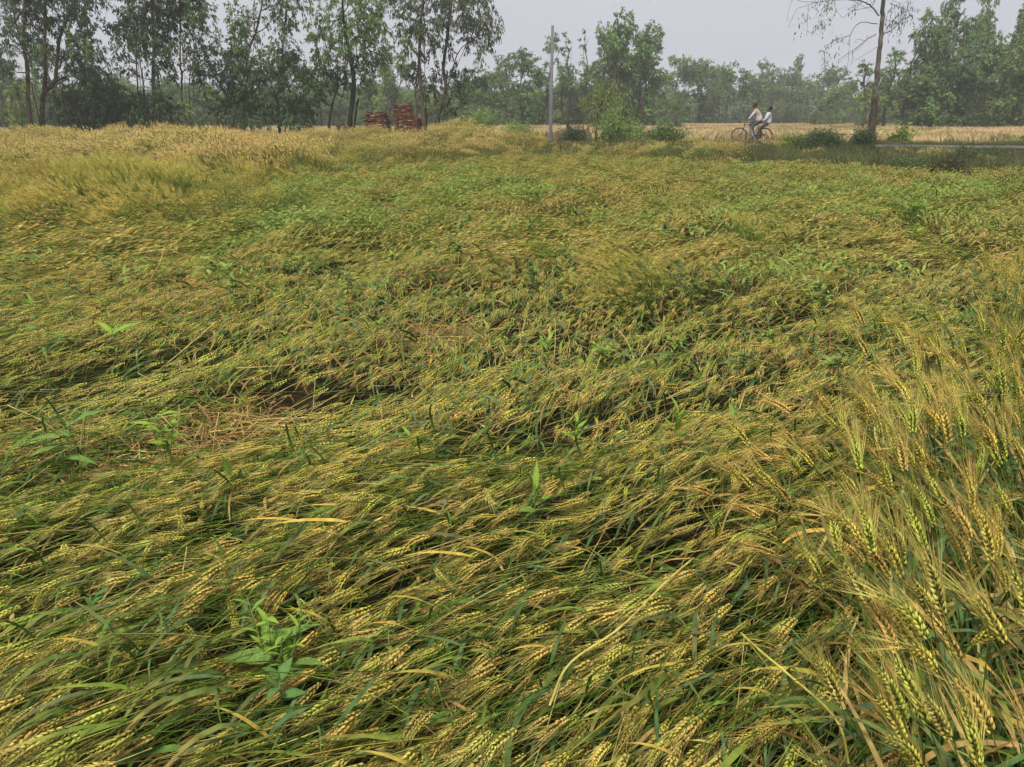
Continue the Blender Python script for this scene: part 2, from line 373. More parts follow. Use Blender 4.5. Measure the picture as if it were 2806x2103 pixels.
def stalk_parts(rng, kind, lod, nleaf=2):
    """returns dict of MB: stem, ear, awns, leaves(list). kind 'lodged' (ear at the origin pointing +X) or 'standing' (root at the origin)"""
    ci = rng.integers(0, 4); cols = EAR[ci]; sc = STEM[rng.integers(0, 4)]
    ac = np.array([.60, .47, .18]) * rng.uniform(.8, 1.1)
    if kind == 'lodged':
        el = rng.uniform(.095, .13); y1 = rng.normal(0, .02)
        bow = rng.uniform(-.01, .025)
        ctrl = np.array([[-.66, rng.normal(0, .06), -.26], [-.52, rng.normal(0, .04), -.12], [-.3, y1, -.035 + bow], [-.12, y1 * .5, 0 + bow], [0, 0, 0.01]])
        S = catmull(ctrl, {0: 9, 1: 5, 2: 4}[lod])
        hd = nrm(np.array([1, rng.normal(0, .16), rng.uniform(-.35, .05)])); d0 = nrm(S[-1] - S[-2])
        E = np.array([S[-1], S[-1] + nrm(d0 + hd * .7) * el * .5, S[-1] + nrm(d0 + hd * .7) * el * .5 + nrm(hd + [0, 0, -.1]) * el * .5])
    else:
        H = rng.uniform(.68, .86); el = rng.uniform(.085, .12); lean = rng.uniform(.0, .2)
        ctrl = np.array([[0, 0, -.02], [lean * .08, rng.normal(0, .01), H * .35], [lean * .38, rng.normal(0, .015), H * .72], [lean, rng.normal(0, .02), H]])
        S = catmull(ctrl, {0: 12, 1: 6, 2: 4}[lod])
        d0 = nrm(S[-1] - S[-2]); bend = rng.choice([.15, .4, .8], p=[.62, .3, .08]); hd = nrm(d0 + np.array([bend, rng.normal(0, .15), -bend * .6]))
        E = np.array([S[-1], S[-1] + nrm(d0 + hd * .3) * el * .33, S[-1] + nrm(d0 + hd * .3) * el * .33 + nrm(d0 + hd) * el * .33, S[-1] + nrm(d0 + hd * .3) * el * .33 + nrm(d0 + hd) * el * .33 + hd * el * .34]); ac = ac * np.array([1.12, 1.05, .9])
    out = {k: MB() for k in ('stem', 'ear', 'awns')}; out['leaf'] = []
    t = np.linspace(0, 1, len(S))[:, None]
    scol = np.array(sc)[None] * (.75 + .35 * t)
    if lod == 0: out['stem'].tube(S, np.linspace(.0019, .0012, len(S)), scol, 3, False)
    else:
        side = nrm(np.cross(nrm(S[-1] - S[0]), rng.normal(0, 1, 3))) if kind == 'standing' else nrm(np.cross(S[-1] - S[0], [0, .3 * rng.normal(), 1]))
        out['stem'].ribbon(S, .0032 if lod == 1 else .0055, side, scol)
    ear(out['ear'], out['awns'], E, rng, lod, cols, ac)
    for q in range(nleaf):
        m = MB(); f = rng.uniform(.25, .8); p = S[int(f * (len(S) - 1))]; T = nrm(S[-1] - S[0])
        d = nrm(T * rng.uniform(.5, 1.2) + rng.normal(0, .55, 3) * np.array([1, 1, .6]) + np.array([0, 0, .25]))
        dry = rng.random() < .16
        c = np.array(DRYC[rng.integers(0, 5)] if dry else LEAFC[rng.integers(0, 4)]) * rng.uniform(.85, 1.2)
        tip = np.array(DRYC[0]) * .8 if (not dry and rng.random() < .3) else None
        leaf_strip(m, p, d, (0, 0, 1), rng.uniform(.14, .26), rng.uniform(.009, .015) * (1 if lod == 0 else 1.25), rng.uniform(.5, 2.2), c, rng,
                   n={0: 7, 1: 4, 2: 4}[lod], twist=rng.uniform(-1.5, 1.5), tipc=tip)
        out['leaf'].append(m)
    return out
def merged(parts):
    o = MB()
    for m in [parts['stem'], parts['ear'], parts['awns']] + parts['leaf']:
        for k in (3, 4):
            o.F[k] += [f + o.n for f in m.F[k]]
        o.V += m.V; o.C += m.C; o.n += m.n
    return o
def merge_into(o, m, M=None, off=(0, 0, 0)):
    for k in (3, 4): o.F[k] += [f + o.n for f in m.F[k]]
    o.V += [(v @ M.T if M is not None else v) + np.asarray(off) for v in m.V]; o.C += m.C; o.n += m.n
def rotz(a): c, s = math.cos(a), math.sin(a); return np.array([[c, -s, 0], [s, c, 0], [0, 0, 1.0]])

# ------------------------------------------------------------------ scatter = one object of kind stuff, geometry nodes
def proto_coll(name, meshes, mat):
    c = bpy.data.collections.new(name)
    for k, me in enumerate(meshes):
        if not me.materials: me.materials.append(mat)
        c.objects.link(bpy.data.objects.new(f'{name}_{k:02d}', me))
    return c
def scatter(name, label, cat, coll, pos, rot, scl, idx, tone):
    n = len(pos)
    me = bpy.data.meshes.new(name); me.vertices.add(n); me.vertices.foreach_set('co', np.asarray(pos, np.float32).ravel())
    def attr(nm, ty, dat, key):
        a = me.attributes.new(nm, ty, 'POINT'); a.data.foreach_set(key, np.asarray(dat).ravel())
    attr('rot', 'FLOAT_VECTOR', np.asarray(rot, np.float32), 'vector')
    s = np.asarray(scl, np.float32); s = np.repeat(s[:, None], 3, 1) if s.ndim == 1 else s
    attr('scl', 'FLOAT_VECTOR', s, 'vector'); attr('idx', 'INT', np.asarray(idx, np.int32), 'value')
    attr('tone', 'FLOAT', np.asarray(tone, np.float32), 'value')
    o = tag(link(name, me), label, cat, kind='stuff')
    g = bpy.data.node_groups.new(name, 'GeometryNodeTree')
    g.interface.new_socket('Geometry', in_out='INPUT', socket_type='NodeSocketGeometry')
    g.interface.new_socket('Geometry', in_out='OUTPUT', socket_type='NodeSocketGeometry')
    N, L = g.nodes, g.links
    gi = N.new('NodeGroupInput'); go = N.new('NodeGroupOutput')
    ci = N.new('GeometryNodeCollectionInfo'); ci.inputs['Collection'].default_value = coll
    ci.inputs['Separate Children'].default_value = True; ci.inputs['Reset Children'].default_value = True
    ip = N.new('GeometryNodeInstanceOnPoints'); ip.inputs['Pick Instance'].default_value = True
    def na(nm, ty):
        q = N.new('GeometryNodeInputNamedAttribute'); q.data_type = ty; q.inputs['Name'].default_value = nm
        return [x for x in q.outputs if x.enabled and x.name == 'Attribute'][0]
    er = N.new('FunctionNodeEulerToRotation')
    L.new(na('rot', 'FLOAT_VECTOR'), er.inputs[0]); L.new(er.outputs[0], ip.inputs['Rotation'])
    L.new(na('scl', 'FLOAT_VECTOR'), ip.inputs['Scale']); L.new(na('idx', 'INT'), ip.inputs['Instance Index'])
    L.new(gi.outputs[0], ip.inputs['Points']); L.new(ci.outputs[0], ip.inputs['Instance']); L.new(ip.outputs[0], go.inputs[0])
    md = o.modifiers.new('scatter', 'NODES'); md.node_group = g
    return o

# ---- lodged wheat
def leaf_proto(rng, dry, lod, lying=True):
    m = MB(); c = np.array(DRYC[rng.integers(0, 5)] if dry else LEAFC[rng.integers(0, 4)]) * rng.uniform(.85, 1.25)
    tip = np.array(DRYC[4]) * .8 if (not dry and rng.random() < .35) else None
    d = np.array([1, 0, .35 if lying else 1.6])
    leaf_strip(m, (0, 0, 0), d, (0, 0, 1), rng.uniform(.13, .25), rng.uniform(.008, .015) * (1 if lod == 0 else 1.3), rng.uniform(.8, 2.4) if lying else rng.uniform(.3, 3), c, rng,
               n=9 if lod == 0 else 5, twist=rng.uniform(-2.2, 2.2), tipc=tip)
    return m
rng = np.random.default_rng(11)
def straw_proto(rng, lod):          # bare lying stem, green or dry
    m = MB(); dry = rng.random() < .55
    c = np.array(DRYC[2] if dry else STEM[rng.integers(0, 3)]) * rng.uniform(.8, 1.15)
    P = catmull([[-.3, rng.normal(0, .03), -.03], [0, rng.normal(0, .02), .01], [.3, rng.normal(0, .03), -.04]], 6)
    if lod == 0: m.tube(P, .0018, c, 4, False)
    else: m.ribbon(P, .005, (0, 1, 0), c)
    return m
TONES = np.array([(.78, 1.0, .78), (1.12, 1.0, .9)])
def pack(m):
    V = np.concatenate(m.V); C = np.concatenate(m.C)
    return V, C, (np.concatenate(m.F[3]) if m.F[3] else np.zeros((0, 3), int)), (np.concatenate(m.F[4]) if m.F[4] else np.zeros((0, 4), int))
def eul(rot):
    cx, cy_, cz = np.cos(rot).T; sx, sy, sz = np.sin(rot).T
    return np.stack([np.stack([cy_ * cz, sx * sy * cz - cx * sz, cx * sy * cz + sx * sz], -1),
                     np.stack([cy_ * sz, sx * sy * sz + cx * cz, cx * sy * sz - sx * cz], -1),
                     np.stack([-sy, sx * cy_, cx * cy_], -1)], 1)
def bake(protos, pos, rot, scl, idx, tone):
    """copies of the prototypes joined into one real mesh; bent to lie on the mat is done by the placement"""
    o = MB(); M = eul(rot) * np.asarray(scl)[:, None, None]
    tn = np.clip(np.asarray(tone) * .5 + .5, 0, 1)[:, None]
    tc_ = (TONES[0] * (1 - tn) + TONES[1] * tn) / TONES.mean(0)
    for k in np.unique(idx):
        V, C, F3, F4 = protos[k]; s = np.where(idx == k)[0]; m = len(s); nv = len(V)
        W = np.einsum('nij,vj->nvi', M[s], V) + pos[s][:, None]
        o.V.append(W.reshape(-1, 3)); o.C.append((C[None] * tc_[s][:, None]).reshape(-1, 3))
        base = (np.arange(m) * nv)[:, None, None] + o.n
        if len(F3): o.F[3].append((F3[None] + base).reshape(-1, 3))
        if len(F4): o.F[4].append((F4[None] + base).reshape(-1, 4))
        o.n += m * nv
    return o
def proto_set(rng, lod, nl):
    return [pack(merged(stalk_parts(rng, 'lodged', lod, nl))) for _ in range(10)] + [pack(leaf_proto(rng, False, min(lod, 1))) for _ in range(6)] + \
           [pack(leaf_proto(rng, True, min(lod, 1))) for _ in range(5)] + [pack(straw_proto(rng, min(lod, 1))) for _ in range(5)]
P_NEAR = proto_set(rng, 0, 1); P_MID = proto_set(rng, 1, 1); P_FAR = proto_set(rng, 2, 0)

def sample_wedge(rng, y0, y1, dens, margin=.9):
    wmax = .70 * y1 + margin
    n = int(dens * 2 * wmax * (y1 - y0)); x = rng.uniform(-wmax, wmax, n); y = rng.uniform(y0, y1, n)
    k = np.abs(x) < .70 * y + margin
    return x[k], y[k]
def bank_edge(x): return -8.8 - 2.7 * sstep(5, 13, x)
def field_ok(x, y): return (~inside(STAND, x, y)) & (road_s(x, y) < bank_edge(x) + .8 * fbm(np.asarray(x) / 1.2, np.asarray(y) / 1.2, 2))
GOLD = lambda x, y: .55 * fbm(np.asarray(x) / 1.8 + 11, np.asarray(y) / 1.8, 3)
def lay(rng, x, y, xu, yu, jz=(-.06, .03), pd=.22):
    """placement of ears lying on top (x, y) and of blades and straw just under them (xu, yu)"""
    h = hole(x, y); tr = 1 - sstep(.08, .17, mat_h(x, y)); k = rng.random(len(x)) > np.maximum(h * .96, tr * .3); x, y, h = x[k], y[k], h[k]; n = len(x)
    z = gz(x, y) + mat_h(x, y) * (1 - .6 * h) + rng.uniform(*jz, n)
    yaw = flow(x, y) + rng.normal(0, .15, n) + (rng.random(n) < .08) * rng.normal(0, .8, n) + h * rng.normal(0, .6, n)
    P = [np.stack([x, y, z], 1)]; RR = [np.stack([rng.normal(0, .35, n), rng.normal(.03, .10, n), yaw], 1)]
    S = [rng.uniform(.7, 1.18, n)]; I = [rng.integers(0, 10, n)]; T = [GOLD(x, y) + rng.normal(0, .35, n) + h * .5]
    x, y = xu, yu; n = len(x); h = hole(x, y); gp = fbm(x / .8 + 5, y / .8 + 77, 2); u = rng.random(n)
    ty = np.where(u < .36 + .3 * gp - .3 * h, 0, np.where(u < .36 + pd + .2 * gp, 1, 2))
    idx = np.where(ty == 0, rng.integers(10, 16, n), np.where(ty == 1, rng.integers(16, 21, n), rng.integers(21, 26, n)))
    z = gz(x, y) + np.maximum(.012, mat_h(x, y) * (1 - .6 * h) + rng.uniform(-.17, -.01, n))
    yaw = np.where(ty == 2, flow(x, y) + rng.normal(0, .35, n) + h * rng.normal(0, 1, n), flow(x, y) + rng.normal(0, .9, n))
    P.append(np.stack([x, y, z], 1)); RR.append(np.stack([rng.normal(0, .5, n), rng.normal(.05, .22, n), yaw], 1))
    S.append(rng.uniform(.7, 1.15, n)); I.append(idx); T.append(rng.normal(0, .4, n) + h * .3)
    return [np.concatenate(q) for q in (P, RR, S, I, T)]
def lodged(name, label, protos, rng, y0, y1, d_top, d_under):
    x, y = sample_wedge(rng, y0, y1, d_top); k = field_ok(x, y); xu, yu = sample_wedge(rng, y0, y1, d_under); ku = field_ok(xu, yu)
    A = lay(rng, x[k], y[k], xu[ku], yu[ku])
    xh, yh = sample_wedge(rng, y0, y1, 2400); kh = rng.random(len(xh)) < hole(xh, yh) * (1 if y0 < 2 else .6); xh, yh = xh[kh], yh[kh]; nh = len(xh)
    up = rng.random(nh) < .2
    B = (np.stack([xh, yh, gz(xh, yh) + rng.uniform(.01, .12, nh)], 1), np.stack([rng.normal(0, .3, nh), np.where(up, rng.normal(-.75, .3, nh), rng.normal(0, .14, nh)), flow(xh, yh) + rng.normal(0, .9, nh)], 1),
         rng.uniform(.35, .8, nh), np.where(rng.random(nh) < .42, rng.integers(21, 26, nh), rng.integers(16, 21, nh)), rng.normal(.5, .4, nh))
    o = bake(protos, *[np.concatenate([p_, q_]) for p_, q_ in zip(A, B)])
    return tag(link(name, o.mesh(name), M_WHEAT), label, 'wheat', kind='stuff')
rng = np.random.default_rng(21)
NEAR_Y, MID_Y = 3.2, 8.6
lodged('lodged_wheat', 'wind-flattened wheat with plainly visible bearded ears lying in combed waves', P_NEAR, rng, .75, NEAR_Y, 235, 300)
lodged('lodged_wheat', 'wind-flattened wheat mat around the trampled hollows and the low tussock', P_MID, rng, NEAR_Y, MID_Y, 150, 175)
def far_tile(rng, k, half=.85):
    ox, oy = 60 + 7 * k, 200 + 5 * k
    def dsk(n): return rng.uniform(-half, half, n), rng.uniform(-half, half, n)
    x, y = dsk(360); xu, yu = dsk(110)
    P, RR, S, I, T = lay(rng, x + ox, y + oy, xu + ox, yu + oy, pd=.06); T = T - .25
    P = P - np.array([ox, oy, 0]); P[:, 2] = P[:, 2] - gz(P[:, 0] + ox, P[:, 1] + oy)
    RR[:, 2] = RR[:, 2] - R(228)
    a = -R(228); c, s_ = math.cos(a), math.sin(a); P[:, :2] = P[:, :2] @ np.array([[c, s_], [-s_, c]])
    return bake(P_FAR, P, RR, S, I, T)
C_FAR = proto_coll('wheat_far', [far_tile(rng, k).mesh('lodged_tile') for k in range(8)], M_WHEAT)
gx_, gy_ = np.meshgrid(np.arange(-26, 27, 1.2), np.arange(MID_Y + .3, 36, 1.2)); x = (gx_ + rng.uniform(-.3, .3, gx_.shape)).ravel(); y = (gy_ + rng.uniform(-.3, .3, gx_.shape)).ravel()
k = (np.abs(x) < .70 * y + 1.5) & field_ok(x, y); x, y = x[k], y[k]; n = len(x)
scatter('lodged_wheat', 'wind-flattened wheat mat with green weed patches before the road bank', 'wheat', C_FAR, np.stack([x, y, gz(x, y)], 1),
        np.stack([rng.normal(0, .03, n), rng.normal(0, .03, n), R(226) + rng.normal(0, .2, n) + R(20) * fbm(x / 5, y / 5, 2)], 1), np.stack([np.ones(n), np.ones(n), rng.uniform(.85, 1.25, n)], 1), rng.integers(0, 8, n), GOLD(x, y) + rng.normal(0, .2, n))

# ---- standing wheat (left part of the field, edges) as one mass
def standing_clump(rng, n, r, lod, leaves=1):
    o = MB()
    for _ in range(n):
        p = merged(stalk_parts(rng, 'standing', lod, leaves))
        merge_into(o, p, rotz(rng.normal(0, .5)), (rng.uniform(-r, r), rng.uniform(-r, r), 0))
    return o
st_mid = proto_coll('standing_mid', [standing_clump(rng, 60, .33, 1, 2).mesh('standing') for _ in range(7)], M_WHEAT)
st_far = proto_coll('standing_far', [standing_clump(rng, 120, .55, 2, 1).mesh('standing') for _ in range(7)], M_STRAW)
def standing(name, label, coll, pts, rng, sc=(.85, 1.1), tonebias=.25, leanamp=1.0):
    x, y = pts; n = len(x)
    hh = .98 + .42 * fbm(x / 1.6 + 4, y / 1.6, 3)
    lean = fbm(x / 2.4 + 31, y / 2.4 + 5, 2)
    yaw = R(200) + R(55) * fbm(x / 3.0, y / 3.0 + 90, 2) + rng.normal(0, .3, n)
    pitch = np.clip(.22 + 1.25 * lean, -.15, 1.2) * leanamp
    s = rng.uniform(*sc, n) * hh
    rot = np.stack([rng.normal(0, .08, n), pitch, yaw], 1)
    tone = tonebias + .4 * fbm(x / 2.5, y / 2.5 + 55, 3) + rng.normal(0, .25, n)
    return scatter(name, label, 'wheat', coll, np.stack([x, y, gz(x, y)], 1), rot, s, rng.integers(0, 7, n), tone)
rng = np.random.default_rng(31)
x = rng.uniform(-26, 3, 2600); y = rng.uniform(9, 45, 2600); k = inside(STAND, x + 1.1 * fbm(x / 1.3, y / 1.3, 2), y + 1.1 * fbm(x / 1.3 + 9, y / 1.3, 2)) & (np.abs(x) < .74 * y + 1.5); x, y = x[k], y[k]
kn = y < 18
standing('standing_wheat', 'upright golden green wheat standing in front of the dark tree row', st_far, (x[~kn], y[~kn]), rng, (.85, 1.08), .5)
x2 = rng.uniform(-16, -2, 900); y2 = rng.uniform(9, 18, 900); k = inside(STAND, x2 + .9 * fbm(x2 / 1.1, y2 / 1.1, 2), y2 + .9 * fbm(x2 / 1.1 + 9, y2 / 1.1, 2)) & (np.abs(x2) < .74 * y2 + 1.5) & (fbm(x2 / 1.5 + 70, y2 / 1.5, 2) > -.32)
standing('standing_wheat', 'shaggy clump of wheat still upright beside the flattened mat and weed patches', st_mid, (x2[k], y2[k]), rng, (.5, .85), .0, 1.2)
def blob(rng, c, r, n): a = rng.uniform(0, 6.28, n); q = np.sqrt(rng.random(n)); return c[0] + r[0] * q * np.cos(a), c[1] + r[1] * q * np.sin(a)
tc_ = at_z(340, 602, .1); tx, ty = blob(rng, tc_[:2] + np.array([0, .35]), (.9, .55), 30)
standing('standing_wheat', 'rounded green gold tuft of wheat standing out of the slumped crop', st_mid, (tx, ty), rng, (1.12, 1.28), -.35, .8)
tc_ = at_z(1850, 835, .1); tx, ty = blob(rng, tc_[:2], (.4, .25), 5); TUFT = (tx, ty)
E0, E1 = edge[:-1], edge[1:]; ne = 420; ki = rng.integers(0, len(E0), ne); fe = rng.random((ne, 1)); pe_ = E0[ki] * (1 - fe) + E1[ki] * fe + rng.normal(0, .75, (ne, 2))
k = (np.abs(pe_[:, 0]) < .74 * pe_[:, 1] + 1.5) & (rng.random(ne) < np.where(pe_[:, 1] < 16, .75, .35)); x, y = pe_[k, 0], pe_[k, 1]; n = len(x)
scatter('leaning_wheat', 'half fallen wheat slumping from the standing crop onto the flattened mat', 'wheat', st_mid, np.stack([x, y, gz(x, y)], 1),
        np.stack([rng.normal(0, .2, n), rng.uniform(.35, 1.15, n), R(235) + R(60) * fbm(x / 2, y / 2, 2) + rng.normal(0, .4, n)], 1), rng.uniform(.6, .95, n), rng.integers(0, 7, n), rng.normal(-.1, .4, n))
# strip of shorter standing wheat before the pole and bushes, and the yellowing fringe below the lone tree
x = rng.uniform(-1, 24, 1500); y = rng.uniform(15, 42, 1500); s_ = road_s(x, y)
k = (~inside(STAND, x, y)) & ((s_ > -10.0) & (s_ < -5.0)) & (rng.random(1500) < np.where(x > 8.5, .1, .9)); x, y = x[k], y[k]
standing('standing_wheat', 'short strip of upright wheat along the foot of the road bank', st_far, (x, y), rng, (.5, .78), .35)
# right edge tuft zone and the clump in the middle of the mat
bx, by = blob(rng, (3.75, 4.75), (.7, .8), 9)
standing('standing_wheat', 'yellowing upright tuft of wheat behind the big bearded clump', st_mid, (bx, by), rng, (.7, .95), -.1)
c1 = at_z(1850, 830, .1); c2 = at_z(2080, 700, .1)
bx1, by1 = blob(rng, c1[:2], (.3, .22), 7); bx2, by2 = blob(rng, c2[:2], (.5, .3), 3)
standing('standing_wheat', 'low green tussock of half upright wheat surrounded by flattened mat', st_mid, (np.r_[bx1, bx2], np.r_[by1, by2]), rng, (.55, .78), -.7)

# ---- far wheat field beyond the road
def far_patch(rng):
    o = MB(); n = 260
    p = np.stack([rng.uniform(-1, 1, n), rng.uniform(-1, 1, n), np.zeros(n)], 1); h = rng.uniform(.62, .85, n)
    lean = np.stack([rng.normal(.12, .08, n), rng.normal(0, .08, n), h], 1); s = nrm(np.cross(lean, rng.normal(0, 1, (n, 3)))) * .02
    V = np.stack([p - s * .5, p + s * .5, p + lean * .8 + s, p + lean * .8 - s, p + lean + np.array([.1, 0, 0])], 1)
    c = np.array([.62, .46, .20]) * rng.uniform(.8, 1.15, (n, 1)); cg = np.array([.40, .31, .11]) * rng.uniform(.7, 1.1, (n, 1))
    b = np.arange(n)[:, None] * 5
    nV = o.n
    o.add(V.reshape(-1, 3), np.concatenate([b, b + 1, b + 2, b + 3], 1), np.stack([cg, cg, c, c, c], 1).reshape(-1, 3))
    o.F[3].append(nV + np.concatenate([b + 3, b + 2, b + 4], 1))
    return o
rng = np.random.default_rng(41)
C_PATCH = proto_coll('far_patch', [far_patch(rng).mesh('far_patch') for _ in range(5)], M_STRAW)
x = rng.uniform(-75, 110, 9000); y = rng.uniform(30, 128, 9000); s_ = road_s(x, y)
k = (s_ > 6.5) & (np.abs(x) < .72 * y + 8); x, y = x[k], y[k]; n = len(x)
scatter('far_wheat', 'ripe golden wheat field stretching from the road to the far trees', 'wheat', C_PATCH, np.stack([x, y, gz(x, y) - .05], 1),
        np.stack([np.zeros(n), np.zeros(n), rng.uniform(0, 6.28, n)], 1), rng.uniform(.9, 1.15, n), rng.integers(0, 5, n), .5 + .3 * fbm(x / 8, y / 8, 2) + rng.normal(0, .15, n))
x = rng.uniform(-70, 20, 5000); y = rng.uniform(46, 100, 5000); s_ = road_s(x, y); k = (s_ < -6) & (np.abs(x) < .72 * y + 8); x, y = x[k], y[k]; n = len(x)
scatter('far_wheat', 'ripe wheat field glimpsed between the trunks of the dark tree row', 'wheat', C_PATCH, np.stack([x, y, gz(x, y) - .05], 1),
        np.stack([np.zeros(n), np.zeros(n), rng.uniform(0, 6.28, n)], 1), rng.uniform(.9, 1.15, n), rng.integers(0, 5, n), .1 + rng.normal(0, .2, n))

# ---- bank grass
def grass_tuft(rng, n, r, H, cols):
    o = MB()
    for _ in range(n):
        a = rng.uniform(0, 6.28); p = (rng.normal(0, r), rng.normal(0, r), -.02); c = np.array(cols[rng.integers(0, len(cols))]) * rng.uniform(.75, 1.2)
        leaf_strip(o, p, (math.cos(a) * .4, math.sin(a) * .4, 1), (.3, .2, 1), H * rng.uniform(.5, 1.1), .012, rng.uniform(.2, 1.6), c, rng, n=5, twist=rng.uniform(-1, 1))
    return o
GC = [(.09, .14, .045), (.11, .16, .05), (.15, .17, .06), (.24, .20, .09), (.07, .11, .05), (.18, .14, .08)]
C_GRASS = proto_coll('bank_grass', [grass_tuft(rng, 170, .4, .5, GC).mesh('grass_tuft') for _ in range(6)], M_WEED)
x = rng.uniform(-12, 32, 9500); y = rng.uniform(14, 62, 9500); s_ = road_s(x, y)
k = ((s_ > bank_edge(x) - .5 + 1.0 * fbm(x / 1.5, y / 1.5, 2)) & (s_ < -2.1)) & (~inside(STAND, x, y)) & (np.abs(x) < .74 * y + 2); x, y, s_ = x[k], y[k], s_[k]
k = rng.random(len(x)) < np.clip(.6 + .5 * fbm(x / 2, y / 2 + 3, 3), .15, 1); x, y, s_ = x[k], y[k], s_[k]; n = len(x)
hgt = np.clip((np.where(x > 15, .58, .72) - gz(x, y)) / .5, .16, 1.25) * (1 + .4 * fbm(x / 1.3, y / 1.3, 2))
scatter('roadside_grass', 'tall uneven green grass and dry stems on the road bank', 'grass', C_GRASS, np.stack([x, y, gz(x, y)], 1),
        np.stack([rng.normal(0, .12, n), rng.normal(0, .12, n), rng.uniform(0, 6.28, n)], 1), np.clip(hgt, .14, 1.6), rng.integers(0, 6, n), .3 * fbm(x / 3, y / 3, 2) + rng.normal(0, .35, n))
t_ = rng.uniform(-60, 28, 2600); s_ = rng.uniform(2.2, 7.0, 2600)
P2 = RP[None] + RD[None] * t_[:, None] + RN[None] * (s_ + road_off(t_))[:, None]; x, y = P2[:, 0], P2[:, 1]; k = (np.abs(x) < .74 * y + 3) & (y > 20); x, y = x[k], y[k]; n = len(x)
scatter('verge_grass', 'low green grass on the verge between the road and the ripe field', 'grass', C_GRASS, np.stack([x, y, gz(x, y)], 1),
        np.stack([rng.normal(0, .1, n), rng.normal(0, .1, n), rng.uniform(0, 6.28, n)], 1), rng.uniform(.25, .6, n), rng.integers(0, 6, n), rng.normal(.1, .35, n))
tx, ty = TUFT; n = len(tx)
scatter('tussock_grass', 'upright green grass blades in the low tussock', 'grass', C_GRASS, np.stack([tx, ty, gz(tx, ty) + .05], 1), np.stack([np.zeros(n), np.zeros(n), rng.uniform(0, 6.28, n)], 1), np.full(n, .85), rng.integers(0, 6, n), rng.normal(.3, .2, n))
# soft green ground cover in the mat (too small to pick apart)
def herb(rng, n, r, H, big=1.0):
    o = MB()
    for _ in range(n):
        a = rng.uniform(0, 6.28); hh = H * rng.uniform(.3, 1); c = np.array([.27, .36, .085]) * rng.uniform(.65, 1.2)
        leaf_strip(o, (rng.normal(0, r), rng.normal(0, r), hh), (math.cos(a), math.sin(a), rng.uniform(.1, .9)), (0, 0, 1), rng.uniform(.05, .1) * big, rng.uniform(.014, .026) * big, rng.uniform(.2, 1.4), c, rng, n=4, twist=.3)
    return o
C_HERB = proto_coll('herb', [herb(rng, 34, .08, .2).mesh('herb') for _ in range(5)], M_WEED)
GP = [(1000, 520, 520, 46, 620), (650, 520, 120, 60, 80), (850, 640, 230, 48, 240), (1350, 500, 260, 30, 200), (1480, 530, 140, 26, 110), (1180, 560, 120, 25, 80), (2350, 560, 420, 70, 420), (2700, 520, 160, 50, 120), (2050, 470, 400, 25, 170),
      (1500, 440, 300, 12, 60), (640, 470, 100, 40, 70), (1900, 620, 400, 60, 60), (2200, 760, 300, 60, 30), (700, 760, 500, 60, 25)]
PX = []
for cx_, cy_, rx, ry, n in GP:
    for _ in range(int(n * .6)):
        q = rng.normal(0, .5, 2); p = at_z(cx_ + q[0] * rx, min(900, max(420, cy_ + q[1] * ry)), .2); PX.append(p)
PX = np.array(PX); k = ~inside(STAND, PX[:, 0], PX[:, 1]); PX = PX[k]; n = len(PX)
PX[:, 2] = gz(PX[:, 0], PX[:, 1]) + mat_h(PX[:, 0], PX[:, 1]) - .04
scatter('weed_cover', 'bright green weed patches growing up through the flattened wheat', 'weeds', C_HERB, PX, np.stack([rng.normal(0, .15, n), rng.normal(0, .15, n), rng.uniform(0, 6.28, n)], 1),
        rng.uniform(.7, 1.5, n), rng.integers(0, 5, n), rng.normal(.1, .4, n))
#__PART2__
# ------------------------------------------------------------------ single wheat stalks that can be picked out
rng = np.random.default_rng(51)
def stalk_thing(kind, rng, nleaf):
    p = stalk_parts(rng, kind, 0, nleaf)
    root = bpy.data.objects.new('wheat_stalk', None)
    d = [('stem', p['stem'].mesh('stem'), 0), ('ear', p['ear'].mesh('ear'), 0)] + [('leaf', m.mesh('leaf'), 0) for m in p['leaf']]
    aw = p['awns'].mesh('awns')
    return d, aw
def place_stalk(proto, loc, rot, scl, tone, label, group):
    d, aw = proto
    e = bpy.data.objects.new('wheat_stalk', None); COL.objects.link(e); e.empty_display_size = .05
    e.location = loc; e.rotation_euler = rot; e.scale = (scl,) * 3
    tag(e, label, 'wheat stalk', group)
    for nm, me, _ in d:
        o = link(nm, me, M_WHEAT, e); o['tone'] = float(tone)
        if nm == 'ear':
            q = link('awns', aw, M_WHEAT, o); q['tone'] = float(tone); q['kind'] = 'stuff'
    return e
for o_ in [bpy.data.objects.get('wheat_stalk')]: pass
pst = [stalk_thing('standing', rng, 3) for _ in range(9)]
plo = [stalk_thing('lodged', rng, 1) for _ in range(9)]
for o_ in [o for o in bpy.data.objects if o.name.startswith('wheat_stalk') and not o.users_collection]: bpy.data.objects.remove(o_)
